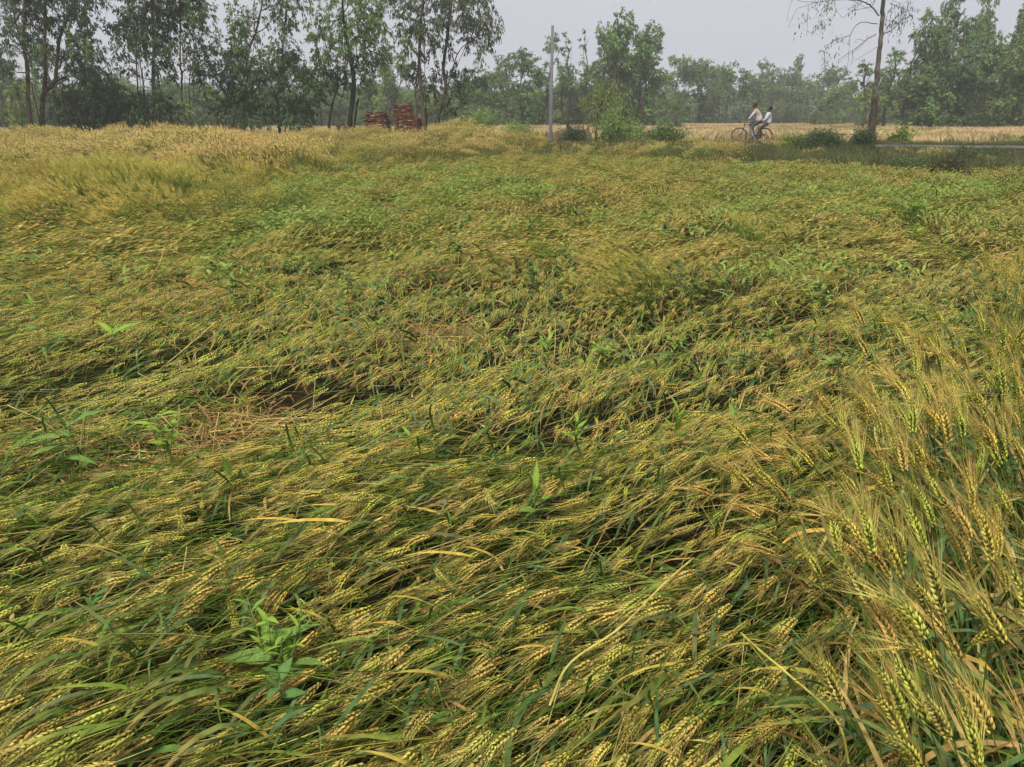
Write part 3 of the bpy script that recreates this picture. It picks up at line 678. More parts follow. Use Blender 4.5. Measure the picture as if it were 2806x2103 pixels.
# upright stalks at the lower right: heads seen against the mat, leaning to the left
n_up = 0
while n_up < 150:
    x, y = rng.uniform(.6, 3.0), rng.uniform(.4, 2.95)
    if not near_stand(x, y) or x > .72 * y + 1.0: continue
    if math.hypot(x, y) < .72: continue
    yaw = R(165) + rng.normal(0, .7); tilt = -.04 + .12 * rng.random() + max(0, 1.15 - x) * .3 * rng.random()
    place_stalk(pst[rng.integers(0, 9)], (x, y, float(gz(x, y)) - .01), (rng.normal(0, .06), tilt, yaw), rng.uniform(.92, 1.1), rng.normal(-.05, .5),
                'upright bearded wheat stalk in the clump rising above the flattened mat', 'upright wheat stalks in the bearded clump'); n_up += 1
for k in range(26):
    hx, hy = (2150 + 340 * rng.random(), 1150 + 110 * rng.random()) if k < 18 else (1990 + 200 * rng.random(), 1250 + 200 * rng.random())
    hd = at_z(hx, hy, .66); x, y = hd[0] + .42, hd[1] + rng.normal(0, .08)
    place_stalk(pst[rng.integers(0, 9)], (x, y, float(gz(x, y)) - .01), (rng.normal(0, .1), .38 + .2 * rng.random(), R(182) + rng.normal(0, .16)), rng.uniform(.95, 1.1), rng.normal(.5, .3),
                'bearded wheat stalk bending out of the upright clump over the flattened mat', 'bending wheat stalks at the edge of the bearded clump')
n_lo = 0
while n_lo < 126:
    y = rng.uniform(1.15, 2.3); x = rng.uniform(-.7 * y - .25, .7 * y + .1)
    if near_stand(x, y) or float(hole(np.array([x]), np.array([y]))[0]) > .3: continue
    a = float(flow(x, y)) + rng.normal(0, .15)
    place_stalk(plo[rng.integers(0, 9)], (x, y, float(gz(x, y)) + float(mat_h(x, y)) + rng.uniform(.015, .035)), (rng.normal(0, .3), rng.normal(.03, .08), a), rng.uniform(1.0, 1.2), rng.normal(.05, .45),
                'flattened bearded wheat stalk with clear grains lying on top of the mat', 'flattened wheat stalks on top of the mat'); n_lo += 1
# filler of the upright clump: more stems and blades behind the heads
fill = [merged(stalk_parts(rng, 'standing', 0, 3)).mesh('standing') for _ in range(6)]
def upright_blades(rng):
    o = MB()
    for _ in range(9):
        a = rng.uniform(0, 6.28); dry = rng.random() < .16
        c = np.array(DRYC[rng.integers(0, 5)] if dry else LEAFC[rng.integers(0, 4)]) * rng.uniform(.8, 1.2)
        leaf_strip(o, (rng.normal(0, .05), rng.normal(0, .05), rng.uniform(0, .35)), (math.cos(a) * .5, math.sin(a) * .5, 1), (.2, .3, 1), rng.uniform(.22, .42), rng.uniform(.009, .016), rng.uniform(.4, 2.6), c, rng, n=9, twist=rng.uniform(-1.5, 1.5))
    return o
fill += [upright_blades(rng).mesh('blades') for _ in range(5)]
C_FILL = proto_coll('upright_fill', fill, M_WHEAT)
x = rng.uniform(.5, 4.2, 6000); y = rng.uniform(.3, 3.6, 6000); k = near_stand(x, y) & (x < .75 * y + 1.4) & (np.hypot(x, y) > .75); x, y = x[k][:1000], y[k][:1000]; n = len(x)
scatter('standing_wheat', 'dense green stems and blades inside the upright bearded clump', 'wheat', C_FILL, np.stack([x, y, gz(x, y)], 1),
        np.stack([rng.normal(0, .08, n), rng.uniform(-.03, .15, n), R(170) + rng.normal(0, .5, n)], 1), rng.uniform(.82, 1.05, n), np.where(rng.random(n) < .4, rng.integers(0, 6, n), rng.integers(6, 11, n)), rng.normal(-.15, .4, n))
# bent straws standing out of the mat
def straw_thing(px, pts, label, c=(.5, .42, .16), r=.0022):
    base = at_z(*px, .1); P = [base - np.array([0, 0, .1])] + [np.array(at(q[0], q[1], base[1] + q[2])) for q in pts]
    mb = MB(); mb.tube(catmull(P, 4 * len(P)) - base, r, c, 5, True)
    o = link('bent_straw', mb.mesh('bent_straw'), M_WHEAT, None, base); tag(o, label, 'straw', 'bent straws sticking out of the mat')
def lying_straw(pts, z, label, c, r):
    P = [at_z(px, py, z - .03 * abs(k - 1.5)) for k, (px, py) in enumerate(pts)]; base = np.array([P[0][0], P[0][1], 0.0]); mb = MB()
    P = [P[0] + (P[0] - P[1]) * .35 + np.array([0, 0, -.08])] + P
    mb.tube(catmull(P, 20) - base, r, c, 5, True); tag(link('long_straw', mb.mesh('long_straw'), M_WHEAT, None, base), label, 'straw')
for px, pts in [((1135, 960), [(1160, 890, 0), (1178, 815, .05), (1250, 855, .1), (1310, 905, .1)]), ((480, 1290), [(485, 1230, 0), (490, 1120, .02), (492, 1115, .02)]), ((520, 1300), [(530, 1220, 0), (555, 1160, .05)]),
                ((575, 1300), [(585, 1220, 0), (600, 1130, .06)]), ((210, 1320), [(220, 1230, 0), (235, 1120, .02)]), ((230, 1280), [(150, 1180, .05), (20, 1110, .1)]), ((560, 1310), [(540, 1230, 0), (470, 1200, .02)]),
                ((600, 1290), [(605, 1230, 0), (575, 1190, .03)]), ((1100, 945), [(1090, 900, 0), (1082, 850, .03)])]:
    straw_thing(px, pts, 'pale bent straw sticking up out of a trampled hollow in the wheat')
lying_straw([(1560, 1820), (1700, 1720), (1820, 1600), (1900, 1530)], .42, 'long straight yellow straw lying across the flattened ears', (.62, .5, .15), .003)
lying_straw([(2290, 1970), (2150, 1840), (2090, 1790), (2030, 1735)], .45, 'long yellow straw slanting down from the upright clump', (.62, .52, .13), .003)

# ------------------------------------------------------------------ weeds
def broad_leaf(rng, prof, c, n=7, wav=.03):
    """unit leaf along +X: folded along the midrib, drooping"""
    t = np.linspace(0, 1, n); wd = prof(t); dz = -.25 * t ** 2 + .12 * t
    mid = np.stack([t, np.zeros(n), dz], 1); V = []
    for sgn in (-1, 0, 1):
        V.append(np.stack([t, sgn * wd * .5, dz + abs(sgn) * wd * .18 + abs(sgn) * rng.normal(0, wav, n) * wd], 1))
    V = np.stack(V, 1).reshape(-1, 3); i = np.arange(n - 1)[:, None] * 3
    F = np.concatenate([np.concatenate([i, i + 1, i + 4, i + 3], 1), np.concatenate([i + 1, i + 2, i + 5, i + 4], 1)])
    m = MB(); C = np.repeat(np.asarray(c)[None], len(V), 0) * rng.uniform(.9, 1.1, (len(V), 1)); C[1::3] *= 1.15
    m.add(V, F, C); return m
lance = lambda t: .24 * np.clip(np.sin(np.clip(t, .02, 1) ** .75 * math.pi), .03, 1)
dock = lambda t: .34 * np.clip(np.sin(np.clip(t, .02, 1) ** .6 * math.pi), .06, 1)
oval = lambda t: .5 * np.clip(np.sin(np.clip(t, .02, 1) ** .8 * math.pi), .05, 1)
rng = np.random.default_rng(61)
LM = {}
for nm, pr, c in [('lance', lance, (.19, .32, .06)), ('dock', dock, (.19, .31, .075)), ('oval', oval, (.13, .25, .07)), ('bright', lance, (.27, .42, .07))]:
    LM[nm] = [broad_leaf(rng, pr, c).mesh('leaf', True) for _ in range(3)]
def weed(px, py, label, stems, leaves, base_z=None, group=None):
    """stems: [(dx, dy, height)], leaves: [(kind, along stem height, length, azimuth deg, elevation deg)]"""
    b = at_z(px, py, .16); gzb = float(gz(b[0], b[1]))
    e = bpy.data.objects.new('weed_plant', None); COL.objects.link(e); e.location = (b[0], b[1], gzb); tag(e, label, 'weed', group)
    mb = MB(); paths = []
    for dx, dy, h in stems:
        h = h + .1
        P = catmull([(0, 0, -.01), (dx * .3, dy * .3, h * .5), (dx, dy, h)], 6); paths.append(P); mb.tube(P, np.linspace(.003, .0014, 6), (.26, .34, .12), 4, True)
    link('stem', mb.mesh('stem'), M_WEED, e)
    for k, (kind, f, L, az, el) in enumerate(leaves):
        P = paths[k % len(paths)]; f = .35 + .65 * f; q = P[min(5, int(f * 5))] * (1 - (f * 5) % 1) + P[min(5, int(f * 5) + 1)] * ((f * 5) % 1)
        o = link('leaf', LM[kind][k % 3], M_WEED, e); o.location = q; o.rotation_euler = (rng.normal(0, .3), -R(el), R(az)); o.scale = (L, L, L); o['tone'] = float(rng.normal(0, .4))
    return e
def rl(kind, n, L, f0=.4, f1=1.0, el=(5, 55)):
    return [(kind, f0 + (f1 - f0) * k / max(1, n - 1), L * rng.uniform(.7, 1.15), k * 137.5 + rng.uniform(-30, 30), rng.uniform(*el)) for k in range(n)]
weed(760, 1900, 'large fresh green weed with broad dock leaves and feathery sprigs', [(-.02, .05, .25), (.02, .03, .22), (-.08, .08, .30), (.06, .08, .24)],
     [('dock', .5, .14, 178, 5), ('dock', .45, .15, 60, 45), ('dock', .45, .16, 25, 20), ('dock', .4, .13, -20, 25), ('lance', .55, .12, 120, 30)] + rl('bright', 40, .055, .35, 1.0))
weed(780, 1990, 'small round-leaved weed beside the broad dock leaves', [(0, 0, .2)], rl('oval', 5, .07, .7))
weed(250, 1830, 'three-lobed bluish green seedling among the flattened ears', [(0, 0, .22), (.03, .02, .25)], rl('oval', 6, .055, .85))
weed(460, 1290, 'bright green leafy sprig in the trampled hollow', [(0, 0, .3), (.04, .03, .26), (-.05, .02, .28)], rl('bright', 22, .10, .4, 1.0, (-10, 50)))
weed(190, 1330, 'jagged grey green weed leaf low beside the hollow', [(0, 0, .25), (.03, .04, .32)], rl('dock', 5, .15, .6, 1, (-5, 25)) + rl('lance', 9, .06, .5))
weed(640, 1400, 'single pale green leaf standing up from the mat', [(0, 0, .22)], [('bright', .9, .13, -80, 70), ('bright', .6, .06, 70, 40)])
weed(1465, 1440, 'upright pair of light green leaves above the flattened wheat', [(0, 0, .22)], [('bright', .9, .11, 80, 70), ('bright', .8, .08, -60, 50), ('dock', .5, .10, 200, 15), ('lance', .6, .08, 20, 30)])
weed(1575, 1250, 'small fresh weed with a ring of spreading narrow leaves', [(0, 0, .25)], rl('bright', 8, .11, .5))
weed(1850, 1250, 'upright lime green seedling near the upright clump', [(0, 0, .27)], rl('bright', 7, .12, .4, 1, (35, 75)))
weed(1030, 1260, 'low bright seedling with two pairs of leaves', [(0, 0, .2)], rl('bright', 6, .09, .6))
weed(1130, 1275, 'low bright seedling with short pointed leaves', [(0, 0, .2)], rl('bright', 5, .085, .6))
weed(320, 990, 'weed with two long lime leaves spread like a fan', [(0, 0, .25)], [('bright', .9, .19, 20, 25), ('bright', .9, .17, 150, 30), ('lance', .8, .12, 80, 50), ('dock', .5, .1, 200, 10)])
weed(130, 1040, 'tall grey green weed with drooping lower leaves', [(0, 0, .5), (.04, .05, .4)], rl('dock', 7, .13, .35, .8, (-20, 30)) + rl('lance', 10, .08, .6))
weed(1500, 1000, 'small lime green seedling behind a dry hollow', [(0, 0, .25)], rl('bright', 6, .12, .5, 1, (20, 70)))
weed(2000, 1275, 'tuft of pointed green leaves beside brown straw', [(0, 0, .3)], rl('lance', 8, .12, .4, 1, (20, 75)))
weed(2490, 660, 'tall dark green leafy weed standing alone above the mat', [(0, 0, .75), (.06, .03, .6), (-.07, 0, .55)], rl('lance', 54, .16, .15, 1.0, (0, 50)))
weed(2500, 690, 'bushy green weed at the foot of the tall dark weed', [(0, 0, .35), (.08, 0, .3)], rl('bright', 26, .13, .2, 1.0, (0, 50)))
# smaller weeds further off: each a plant of its own, copied
protos = []
for k in range(6):
    rr = np.random.default_rng(70 + k); st = MB(); fo = MB(); h = rr.uniform(.26, .42)
    for q in range(rr.integers(2, 5)):
        P = catmull([(0, 0, -.02), (rr.normal(0, .03), rr.normal(0, .03), h * .5), (rr.normal(0, .07), rr.normal(0, .07), h * rr.uniform(.7, 1))], 5)
        st.tube(P, .003, (.2, .27, .09), 3, False)
        for z_ in range(12):
            f = rr.uniform(.3, 1); p = P[int(f * 4)]; a = rr.uniform(0, 6.28); c = np.array([(.27, .37, .08), (.19, .28, .07), (.24, .33, .095)][k % 3]) * rr.uniform(.75, 1.2)
            leaf_strip(fo, p, (math.cos(a), math.sin(a), rr.uniform(.1, 1.2)), (0, 0, 1), rr.uniform(.06, .15), rr.uniform(.02, .035), rr.uniform(.2, 1.5), c, rr, n=5, twist=.2)
    protos.append((st.mesh('stem'), fo.mesh('foliage')))
WS = []
for cx_, cy_, rx, ry, n in [(1000, 520, 560, 50, 60), (860, 650, 260, 50, 34), (1380, 505, 260, 26, 26), (2350, 560, 430, 70, 56), (1900, 640, 400, 80, 22), (1300, 620, 300, 60, 16), (700, 800, 600, 90, 12),
                           (2000, 1000, 500, 80, 8), (1400, 760, 600, 80, 14), (2620, 480, 200, 30, 16), (1700, 470, 400, 25, 16)]:
    for _ in range(n): WS.append((cx_ + rng.normal(0, .5) * rx, min(1100, max(435, cy_ + rng.normal(0, .5) * ry))))
for px, py in WS:
    b = at_z(px, py, .18)
    if inside(STAND, b[:1], b[1:2])[0] or road_s(b[0], b[1]) > -7: continue
    st, fo = protos[rng.integers(0, 6)]
    e = bpy.data.objects.new('weed_plant', None); COL.objects.link(e); e.location = (b[0], b[1], float(gz(b[0], b[1])) + float(mat_h(b[0], b[1])) * .55); e.rotation_euler = (0, 0, rng.uniform(0, 6.28)); s_ = rng.uniform(.45, .95); e.scale = (s_, s_, s_)
    tag(e, 'small bright green weed poking up through the flattened wheat', 'weed', 'small weeds scattered over the flattened field')
    for nm, me in (('stem', st), ('foliage', fo)):
        o = link(nm, me, M_WEED, e); o['tone'] = float(rng.normal(.1, .45))
        if nm == 'foliage': o['kind'] = 'stuff'

# ------------------------------------------------------------------ trees
def leaf_cloud(mb, pos, d, L, W, col, rng):
    n = len(pos); s = nrm(np.cross(d, rng.normal(0, 1, (n, 3)))); L = np.broadcast_to(L, (n,))[:, None]; W = np.broadcast_to(W, (n,))[:, None]
    V = np.stack([pos, pos + d * L * .45 + s * W * .5, pos + d * L, pos + d * L * .45 - s * W * .5], 1)
    mb.add(V.reshape(-1, 3), np.arange(4 * n).reshape(-1, 4), np.repeat(col, 4, 0))
def clump_leaves(mb, c, r, n, rng, base, L=.17, W=.05, droop=1.0, tw=22):
    """leaves on short twigs spread through an ellipsoid"""
    nt_ = max(2, n // tw); q = nrm(rng.normal(0, 1, (nt_, 3))) * (rng.random((nt_, 1)) ** .45) * np.asarray(r)
    tc_ = np.asarray(c) + q; td = nrm(q / np.asarray(r) + np.array([0, 0, -.35 * droop]) + rng.normal(0, .45, (nt_, 3)))
    k = np.repeat(np.arange(nt_), tw); u = rng.random(len(k))[:, None]
    ln = rng.uniform(.25, .6, (nt_, 1))[k]
    pos = tc_[k] + td[k] * u * ln + np.array([0, 0, -.25 * droop]) * u ** 2 * ln + rng.normal(0, .05, (len(k), 3))
    d = nrm(td[k] * .5 + np.array([0, 0, -.9 * droop]) + rng.normal(0, .5, (len(k), 3)))
    tone = rng.uniform(.75, 1.25, (nt_, 1))[k] * rng.uniform(.75, 1.25, (len(k), 1))
    hue = rng.normal(0, .12, (nt_, 1))[k]
    col = np.asarray(base)[None] * tone * (1 + hue * np.array([1.0, .25, -.6]))
    leaf_cloud(mb, pos, d, L * rng.uniform(.7, 1.3, len(k)), W * rng.uniform(.7, 1.3, len(k)), np.clip(col, .005, 1), rng)
DG, MG, LG, YG, GG = (.085, .13, .06), (.12, .19, .065), (.18, .27, .08), (.26, .33, .07), (.13, .165, .10)
M_BARKPALE = noise_mat('pale_bark', (.10, .085, .075), (.32, .29, .27), 4, .9, 8, .4, c3=(.07, .05, .04), scale3=1.2, stretch=(1, 1, .35))
def attr_mat(name, rough=.9, spec=.2, namp=.3, nscale=6): return plant_mat(name, 0, rough, spec, nscale=nscale, namp=namp)
M_WOOD = attr_mat('wood_bark', .95, .15, .45, 5)
BK = (.115, .085, .07)
def traced_tree(name, label, Y, trunks, clumps, seed, dens=1.0, cat='tree', L=.19, W=.064, bark=BK, droop=1.0, dry=2.0):
    """trunks: [([(px,py,ddepth)...], w0 px, w1 px)], clumps: [(px, py, rx px, ry px, colour, density)] - all at distance Y (the row it stands in)"""
    rng = np.random.default_rng(seed); m_ = mpp(Y)
    b = at(trunks[0][0][0][0], trunks[0][0][0][1], Y); base = np.array([b[0], Y, float(gz(b[0], Y))])
    e = bpy.data.objects.new(name, None); COL.objects.link(e); e.location = base; tag(e, label, cat)
    tm = MB(); allp = []
    for pts, w0, w1 in trunks:
        P = []
        for k, q in enumerate(pts):
            dd = q[2] if len(q) > 2 else rng.normal(0, .15) * (k > 0) * min(k, 3)
            P.append(at(q[0], q[1], Y + dd))
        P = np.array(P)
        if (pts[0][1] > 330): P[0, 2] = base[2] - .15
        Q = catmull(P, 4 * len(P)); Q[1:-1] += rng.normal(0, .012, Q[1:-1].shape)
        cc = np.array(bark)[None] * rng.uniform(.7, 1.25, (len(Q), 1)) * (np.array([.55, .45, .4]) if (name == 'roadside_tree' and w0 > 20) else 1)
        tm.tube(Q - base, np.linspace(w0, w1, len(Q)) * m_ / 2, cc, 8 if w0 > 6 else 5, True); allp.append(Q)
    AP = np.concatenate(allp)
    cm = MB()
    for (px, py, rx, ry, col, dn) in clumps:
        dz = rng.normal(0, .8) if dry > 1 else rng.normal(0, .3)
        c = at(px, py, Y + dz); r = np.array([rx * m_, max(.4, .5 * (rx + ry) * m_), ry * m_])
        j = np.argmin(np.linalg.norm(AP - (c - np.array([0, 0, r[2] * .8])), axis=1)); a = AP[j]
        mid = (a + c) / 2 + rng.normal(0, .12, 3) + np.array([0, 0, -.1])
        lr = .035 if rx > 20 else .008; tm.tube(catmull([a, mid, c + rng.normal(0, .1, 3)], 6) - base, np.linspace(lr, lr * .3, 6), np.array(bark) * .9, 4, False)
        for _ in range(3):
            tip = c + rng.normal(0, .6, 3) * r; tm.tube(catmull([mid, (mid + tip) / 2 + rng.normal(0, .08, 3), tip], 5) - base, np.linspace(lr * .4, .004, 5), np.array(bark), 3, False)
        n = int(900 * dens * dn * (rx * ry) / (40 * 40))
        clump_leaves(cm, c - base, r, max(14, n), rng, col, L, W, droop, 22 if n > 150 else 7)
    link('trunk', tm.mesh('trunk', True), M_WOOD, e)
    o = link('crown', cm.mesh('crown'), M_TREE, e); o['kind'] = 'stuff'
    return e
D = 1.0
traced_tree('tall_tree', 'slender tree with one straight red brown trunk beside the forked tree', 44.5, [([(85, 356), (78, 286), (76, 218), (69, 149), (65, 92), (69, -10), (72, -120), (70, -230)], 12, 6), ([(72, 150), (50, 90), (35, 20), (25, -60)], 5, 3)],
  [(30, 60, 42, 55, GG, .8), (72, 15, 45, 50, DG, .8), (100, 60, 35, 45, MG, .7), (18, 140, 30, 50, GG, .7), (55, 110, 30, 40, GG, .6), (40, -50, 60, 50, DG, 1), (100, -60, 60, 60, DG, 1), (60, -150, 70, 60, MG, 1), (20, 210, 25, 40, GG, .4), (95, 120, 25, 35, MG, .5), (70, -230, 40, 40, MG, 1)], 101)
traced_tree('forked_tree', 'tree whose brown trunk forks low into two leaning stems', 45.0, [([(112, 358), (115, 300), (120, 255), (124, 200), (122, 100), (124, 0), (126, -110)], 15, 5), ([(120, 256), (150, 225), (156, 170), (165, 100), (190, 40), (205, -20), (225, -120)], 11, 5),
  ([(150, 226), (175, 212), (220, 208), (262, 216)], 6, 2), ([(112, 335), (95, 270), (82, 215), (80, 150)], 5, 2), ([(160, 190), (175, 165), (200, 150)], 4, 2)],
  [(150, 25, 45, 45, DG, .8), (190, 65, 42, 45, DG, .8), (220, 15, 45, 45, DG, .9), (232, 110, 45, 40, MG, .8), (190, 140, 42, 38, MG, .8), (215, 178, 55, 32, DG, 1), (255, 190, 50, 28, DG, .9), (165, -50, 70, 50, DG, 1), (240, -40, 60, 50, MG, 1), (256, 138, 22, 22, LG, 1.2), (130, 120, 30, 40, GG, .5), (258, 75, 30, 35, MG, .7), (100, 195, 26, 24, LG, .8), (200, -140, 80, 60, DG, 1), (120, -140, 60, 50, DG, .8)], 102)
traced_tree('lime_sapling', 'bright lime green sapling at the foot of the straight red brown trunk', 46.5, [([(58, 354), (56, 300), (52, 250)], 4, 2)], [(50, 262, 24, 36, YG, .9), (56, 318, 26, 32, YG, 1), (75, 235, 16, 24, YG, .6), (60, 345, 30, 12, LG, 1)], 103, dens=1.2)
traced_tree('bushy_tree', 'dark dense bushy tree filling the row beside the forked trunk', 46.0, [([(240, 356), (238, 300), (225, 250)], 8, 4), ([(240, 350), (262, 300), (290, 250)], 6, 3), ([(242, 352), (205, 310), (180, 280)], 5, 3)],
  [(178, 262, 46, 38, DG, 1.3), (228, 285, 52, 46, DG, 1.4), (280, 248, 50, 42, DG, 1.2), (320, 300, 46, 42, DG, 1.4), (190, 320, 46, 28, DG, 1.3), (250, 330, 56, 24, DG, 1.4), (305, 335, 52, 20, DG, 1.3), (235, 225, 45, 26, MG, 1), (322, 245, 28, 35, MG, .9), (150, 330, 26, 22, MG, 1), (275, 290, 40, 35, DG, 1.3)], 104)
traced_tree('tall_tree', 'tall tree with dark drooping crown and three thin trunks', 45.5, [([(422, 356), (424, 290), (419, 218), (422, 114), (416, 20), (414, -90), (412, -200)], 11, 5), ([(393, 356), (385, 285), (378, 240), (373, 150), (368, 60)], 6, 3), ([(400, 355), (397, 272), (393, 228), (383, 171), (378, 110)], 5, 2), ([(420, 160), (450, 110), (480, 50), (500, 0)], 5, 2), ([(419, 190), (455, 165), (480, 120)], 4, 2)],
  [(330, 88, 38, 38, DG, .9), (360, 45, 45, 42, DG, 1.1), (390, 100, 42, 42, DG, 1.1), (420, 55, 48, 48, DG, 1.2), (432, 130, 46, 38, DG, 1.1), (400, 10, 60, 40, DG, 1.2), (470, 40, 46, 42, DG, .9), (505, 18, 46, 36, DG, .9), (545, 18, 32, 30, MG, .8), (442, 190, 34, 36, DG, .9), (470, 100, 28, 32, DG, .6), (332, 140, 32, 30, DG, .8), (355, 185, 24, 22, DG, .7), (420, -60, 90, 50, DG, 1), (480, -110, 80, 60, DG, 1), (380, -140, 70, 60, DG, 1), (530, -50, 50, 40, DG, .9), (425, -220, 60, 50, DG, 1)], 105)
traced_tree('bushy_tree', 'low dark thicket around the feet of the three thin trunks', 46.2, [([(400, 358), (398, 320), (385, 280)], 6, 3), ([(402, 356), (430, 310), (450, 280)], 5, 2)],
  [(370, 290, 44, 40, DG, 1.3), (420, 300, 46, 40, DG, 1.4), (460, 300, 36, 38, MG, 1.1), (390, 335, 56, 20, DG, 1.3), (455, 335, 40, 18, DG, 1.1), (350, 330, 36, 22, DG, 1.2), (430, 255, 28, 24, MG, .9), (350, 255, 24, 22, MG, .7)], 106)
traced_tree('crooked_tree', 'slim tree with a crooked black stem and wispy crown', 44.8, [([(510, 356), (507, 330), (497, 253), (499, 203), (494, 177), (494, 95), (490, 0), (486, -80)], 7, 3), ([(520, 354), (520, 300), (519, 222), (530, 160)], 4, 2), ([(499, 200), (515, 188), (535, 180)], 3, 1.5)],
  [(540, 80, 32, 32, MG, .8), (560, 128, 34, 32, MG, .9), (542, 170, 38, 36, DG, 1), (520, 132, 24, 24, MG, .7), (562, 200, 28, 28, DG, .8), (548, 238, 18, 24, DG, .7), (592, 102, 24, 14, LG, .6), (556, 45, 32, 28, MG, .8), (532, -10, 40, 40, MG, .9), (500, -80, 50, 50, MG, .9), (470, 180, 18, 20, DG, .6), (515, 300, 16, 30, LG, .6), (530, 335, 30, 18, LG, .9)], 107)
traced_tree('bushy_tree', 'dense dark green tree with a leaning stem rising out of its lower bush', 45.2, [([(640, 356), (634, 344), (652, 290), (670, 206), (686, 128), (700, 92), (712, 40), (722, -10), (730, -70)], 9, 3), ([(636, 350), (625, 300), (615, 250)], 6, 3), ([(699, 95), (695, 40), (697, -20)], 3, 1.5)],
  [(660, 60, 34, 38, LG, .9), (650, 30, 24, 24, LG, .8), (670, 102, 38, 30, MG, 1), (640, 72, 18, 32, MG, .6), (700, 40, 25, 30, MG, .25), (742, 40, 30, 30, MG, .5), (752, 5, 30, 28, MG, .5), (620, 182, 38, 38, DG, 1.2), (660, 172, 42, 38, DG, 1.3), (702, 202, 46, 42, DG, 1.3), (640, 232, 46, 42, DG, 1.4), (690, 272, 52, 42, DG, 1.4), (620, 292, 34, 38, DG, 1.3), (662, 322, 48, 24, DG, 1.3), (594, 270, 16, 36, MG, .9), (720, -60, 60, 40, MG, .7), (650, 140, 30, 24, MG, 1), (610, 335, 26, 16, MG, 1)], 108)
traced_tree('bushy_tree', 'bushy tree with a short black crooked trunk and thin whippy top', 44.6, [([(765, 358), (762, 290), (758, 266), (768, 235), (772, 200), (778, 100), (785, 20), (790, -50)], 9, 2.5), ([(768, 240), (760, 220), (752, 200)], 4, 2), ([(770, 236), (782, 215), (792, 195)], 4, 2), ([(766, 352), (790, 320), (815, 290)], 5, 2.5)],
  [(740, 150, 36, 32, MG, 1), (772, 172, 42, 36, MG, 1.1), (812, 182, 42, 36, DG, 1.2), (790, 138, 38, 28, MG, 1), (800, 232, 38, 36, DG, 1.2), (782, 292, 46, 32, DG, 1.2), (832, 292, 38, 32, DG, 1.2), (842, 222, 28, 36, MG, 1), (832, 332, 32, 18, DG, 1.2), (735, 270, 20, 38, LG, .9), (735, 325, 26, 20, MG, 1), (780, 30, 30, 36, MG, .7), (792, 72, 22, 28, MG, .5), (768, 100, 24, 22, MG, .5), (822, 20, 22, 24, MG, .6), (800, -40, 46, 36, MG, .8), (730, 195, 24, 24, DG, 1), (800, 335, 30, 16, MG, 1)], 109)
traced_tree('burnt_tree', 'light green tree with a charred black trunk base beside the brick ruin', 43.6, [([(957, 370, 0), (958, 352, 0), (969, 235), (962, 170), (947, 90), (940, 29), (935, -60)], 17, 4), ([(958, 340), (975, 300), (982, 270)], 6, 3), ([(882, 360), (918, 260), (954, 217)], 6, 3), ([(966, 200), (1000, 110), (1016, 65), (1060, 0), (1080, -40)], 4, 2), ([(895, 358), (905, 310), (910, 280)], 4, 2)],
  [(880, 48, 28, 38, LG, .7), (870, 92, 34, 32, LG, .8), (902, 130, 38, 36, LG, .9), (940, 58, 46, 46, LG, .9), (992, 40, 38, 42, LG, .9), (1022, 82, 36, 46, LG, .9), (972, 110, 46, 42, MG, .9), (1000, 152, 42, 36, MG, 1), (1050, 130, 22, 26, MG, .8), (1046, 60, 22, 36, LG, .7), (900, 172, 42, 32, MG, 1.1), (932, 202, 42, 32, DG, 1.1), (1002, 200, 22, 28, MG, .7), (960, -40, 80, 40, LG, 1), (862, 212, 36, 32, MG, .9), (888, 255, 32, 28, DG, .9), (1052, 168, 14, 16, MG, .8), (985, 235, 20, 18, MG, .6), (1030, 0, 40, 30, LG, .7)], 110, bark=(.045, .038, .034))
traced_tree('gum_tree', 'drooping gum tree with several grey trunks behind the brick tower', 43.0, [([(1166, 372), (1164, 340), (1151, 217), (1150, 108), (1157, 18), (1160, -80)], 11, 5), ([(1143, 370), (1139, 300), (1139, 253), (1146, 190)], 7, 3), ([(1188, 380), (1200, 325), (1222, 246), (1215, 180), (1227, 90), (1236, 22), (1240, -60)], 13, 4), ([(1222, 250), (1265, 231), (1310, 228)], 5, 2), ([(1224, 248), (1251, 155), (1280, 116)], 4, 2), ([(1170, 368), (1168, 300), (1166, 250)], 4, 2), ([(1202, 322), (1240, 310), (1265, 290)], 3, 1.5)],
  [(1120, 70, 28, 42, GG, .9), (1130, 132, 28, 36, MG, .8), (1150, 60, 38, 46, GG, .9), (1182, 100, 32, 36, GG, .8), (1210, 40, 36, 42, GG, .9), (1232, 112, 26, 36, GG, .35), (1262, 50, 32, 42, GG, .9), (1302, 42, 32, 42, GG, .9), (1340, 60, 26, 40, GG, .9), (1332, 112, 17, 26, GG, .9), (1300, 100, 26, 32, GG, .8), (1130, 192, 32, 36, DG, .8), (1172, 232, 28, 32, DG, .6), (1200, 190, 26, 32, DG, .6), (1262, 200, 32, 32, DG, .8), (1298, 205, 28, 28, DG, .7), (1110, 8, 36, 28, GG, 1), (1200, -30, 90, 40, GG, 1), (1300, -20, 50, 30, GG, 1), (1314, 150, 5, 24, GG, 1.5), (1240, 300, 40, 30, DG, .6), (1230, 260, 30, 30, DG, .5), (1325, 215, 20, 20, GG, .4)], 111, droop=1.4)
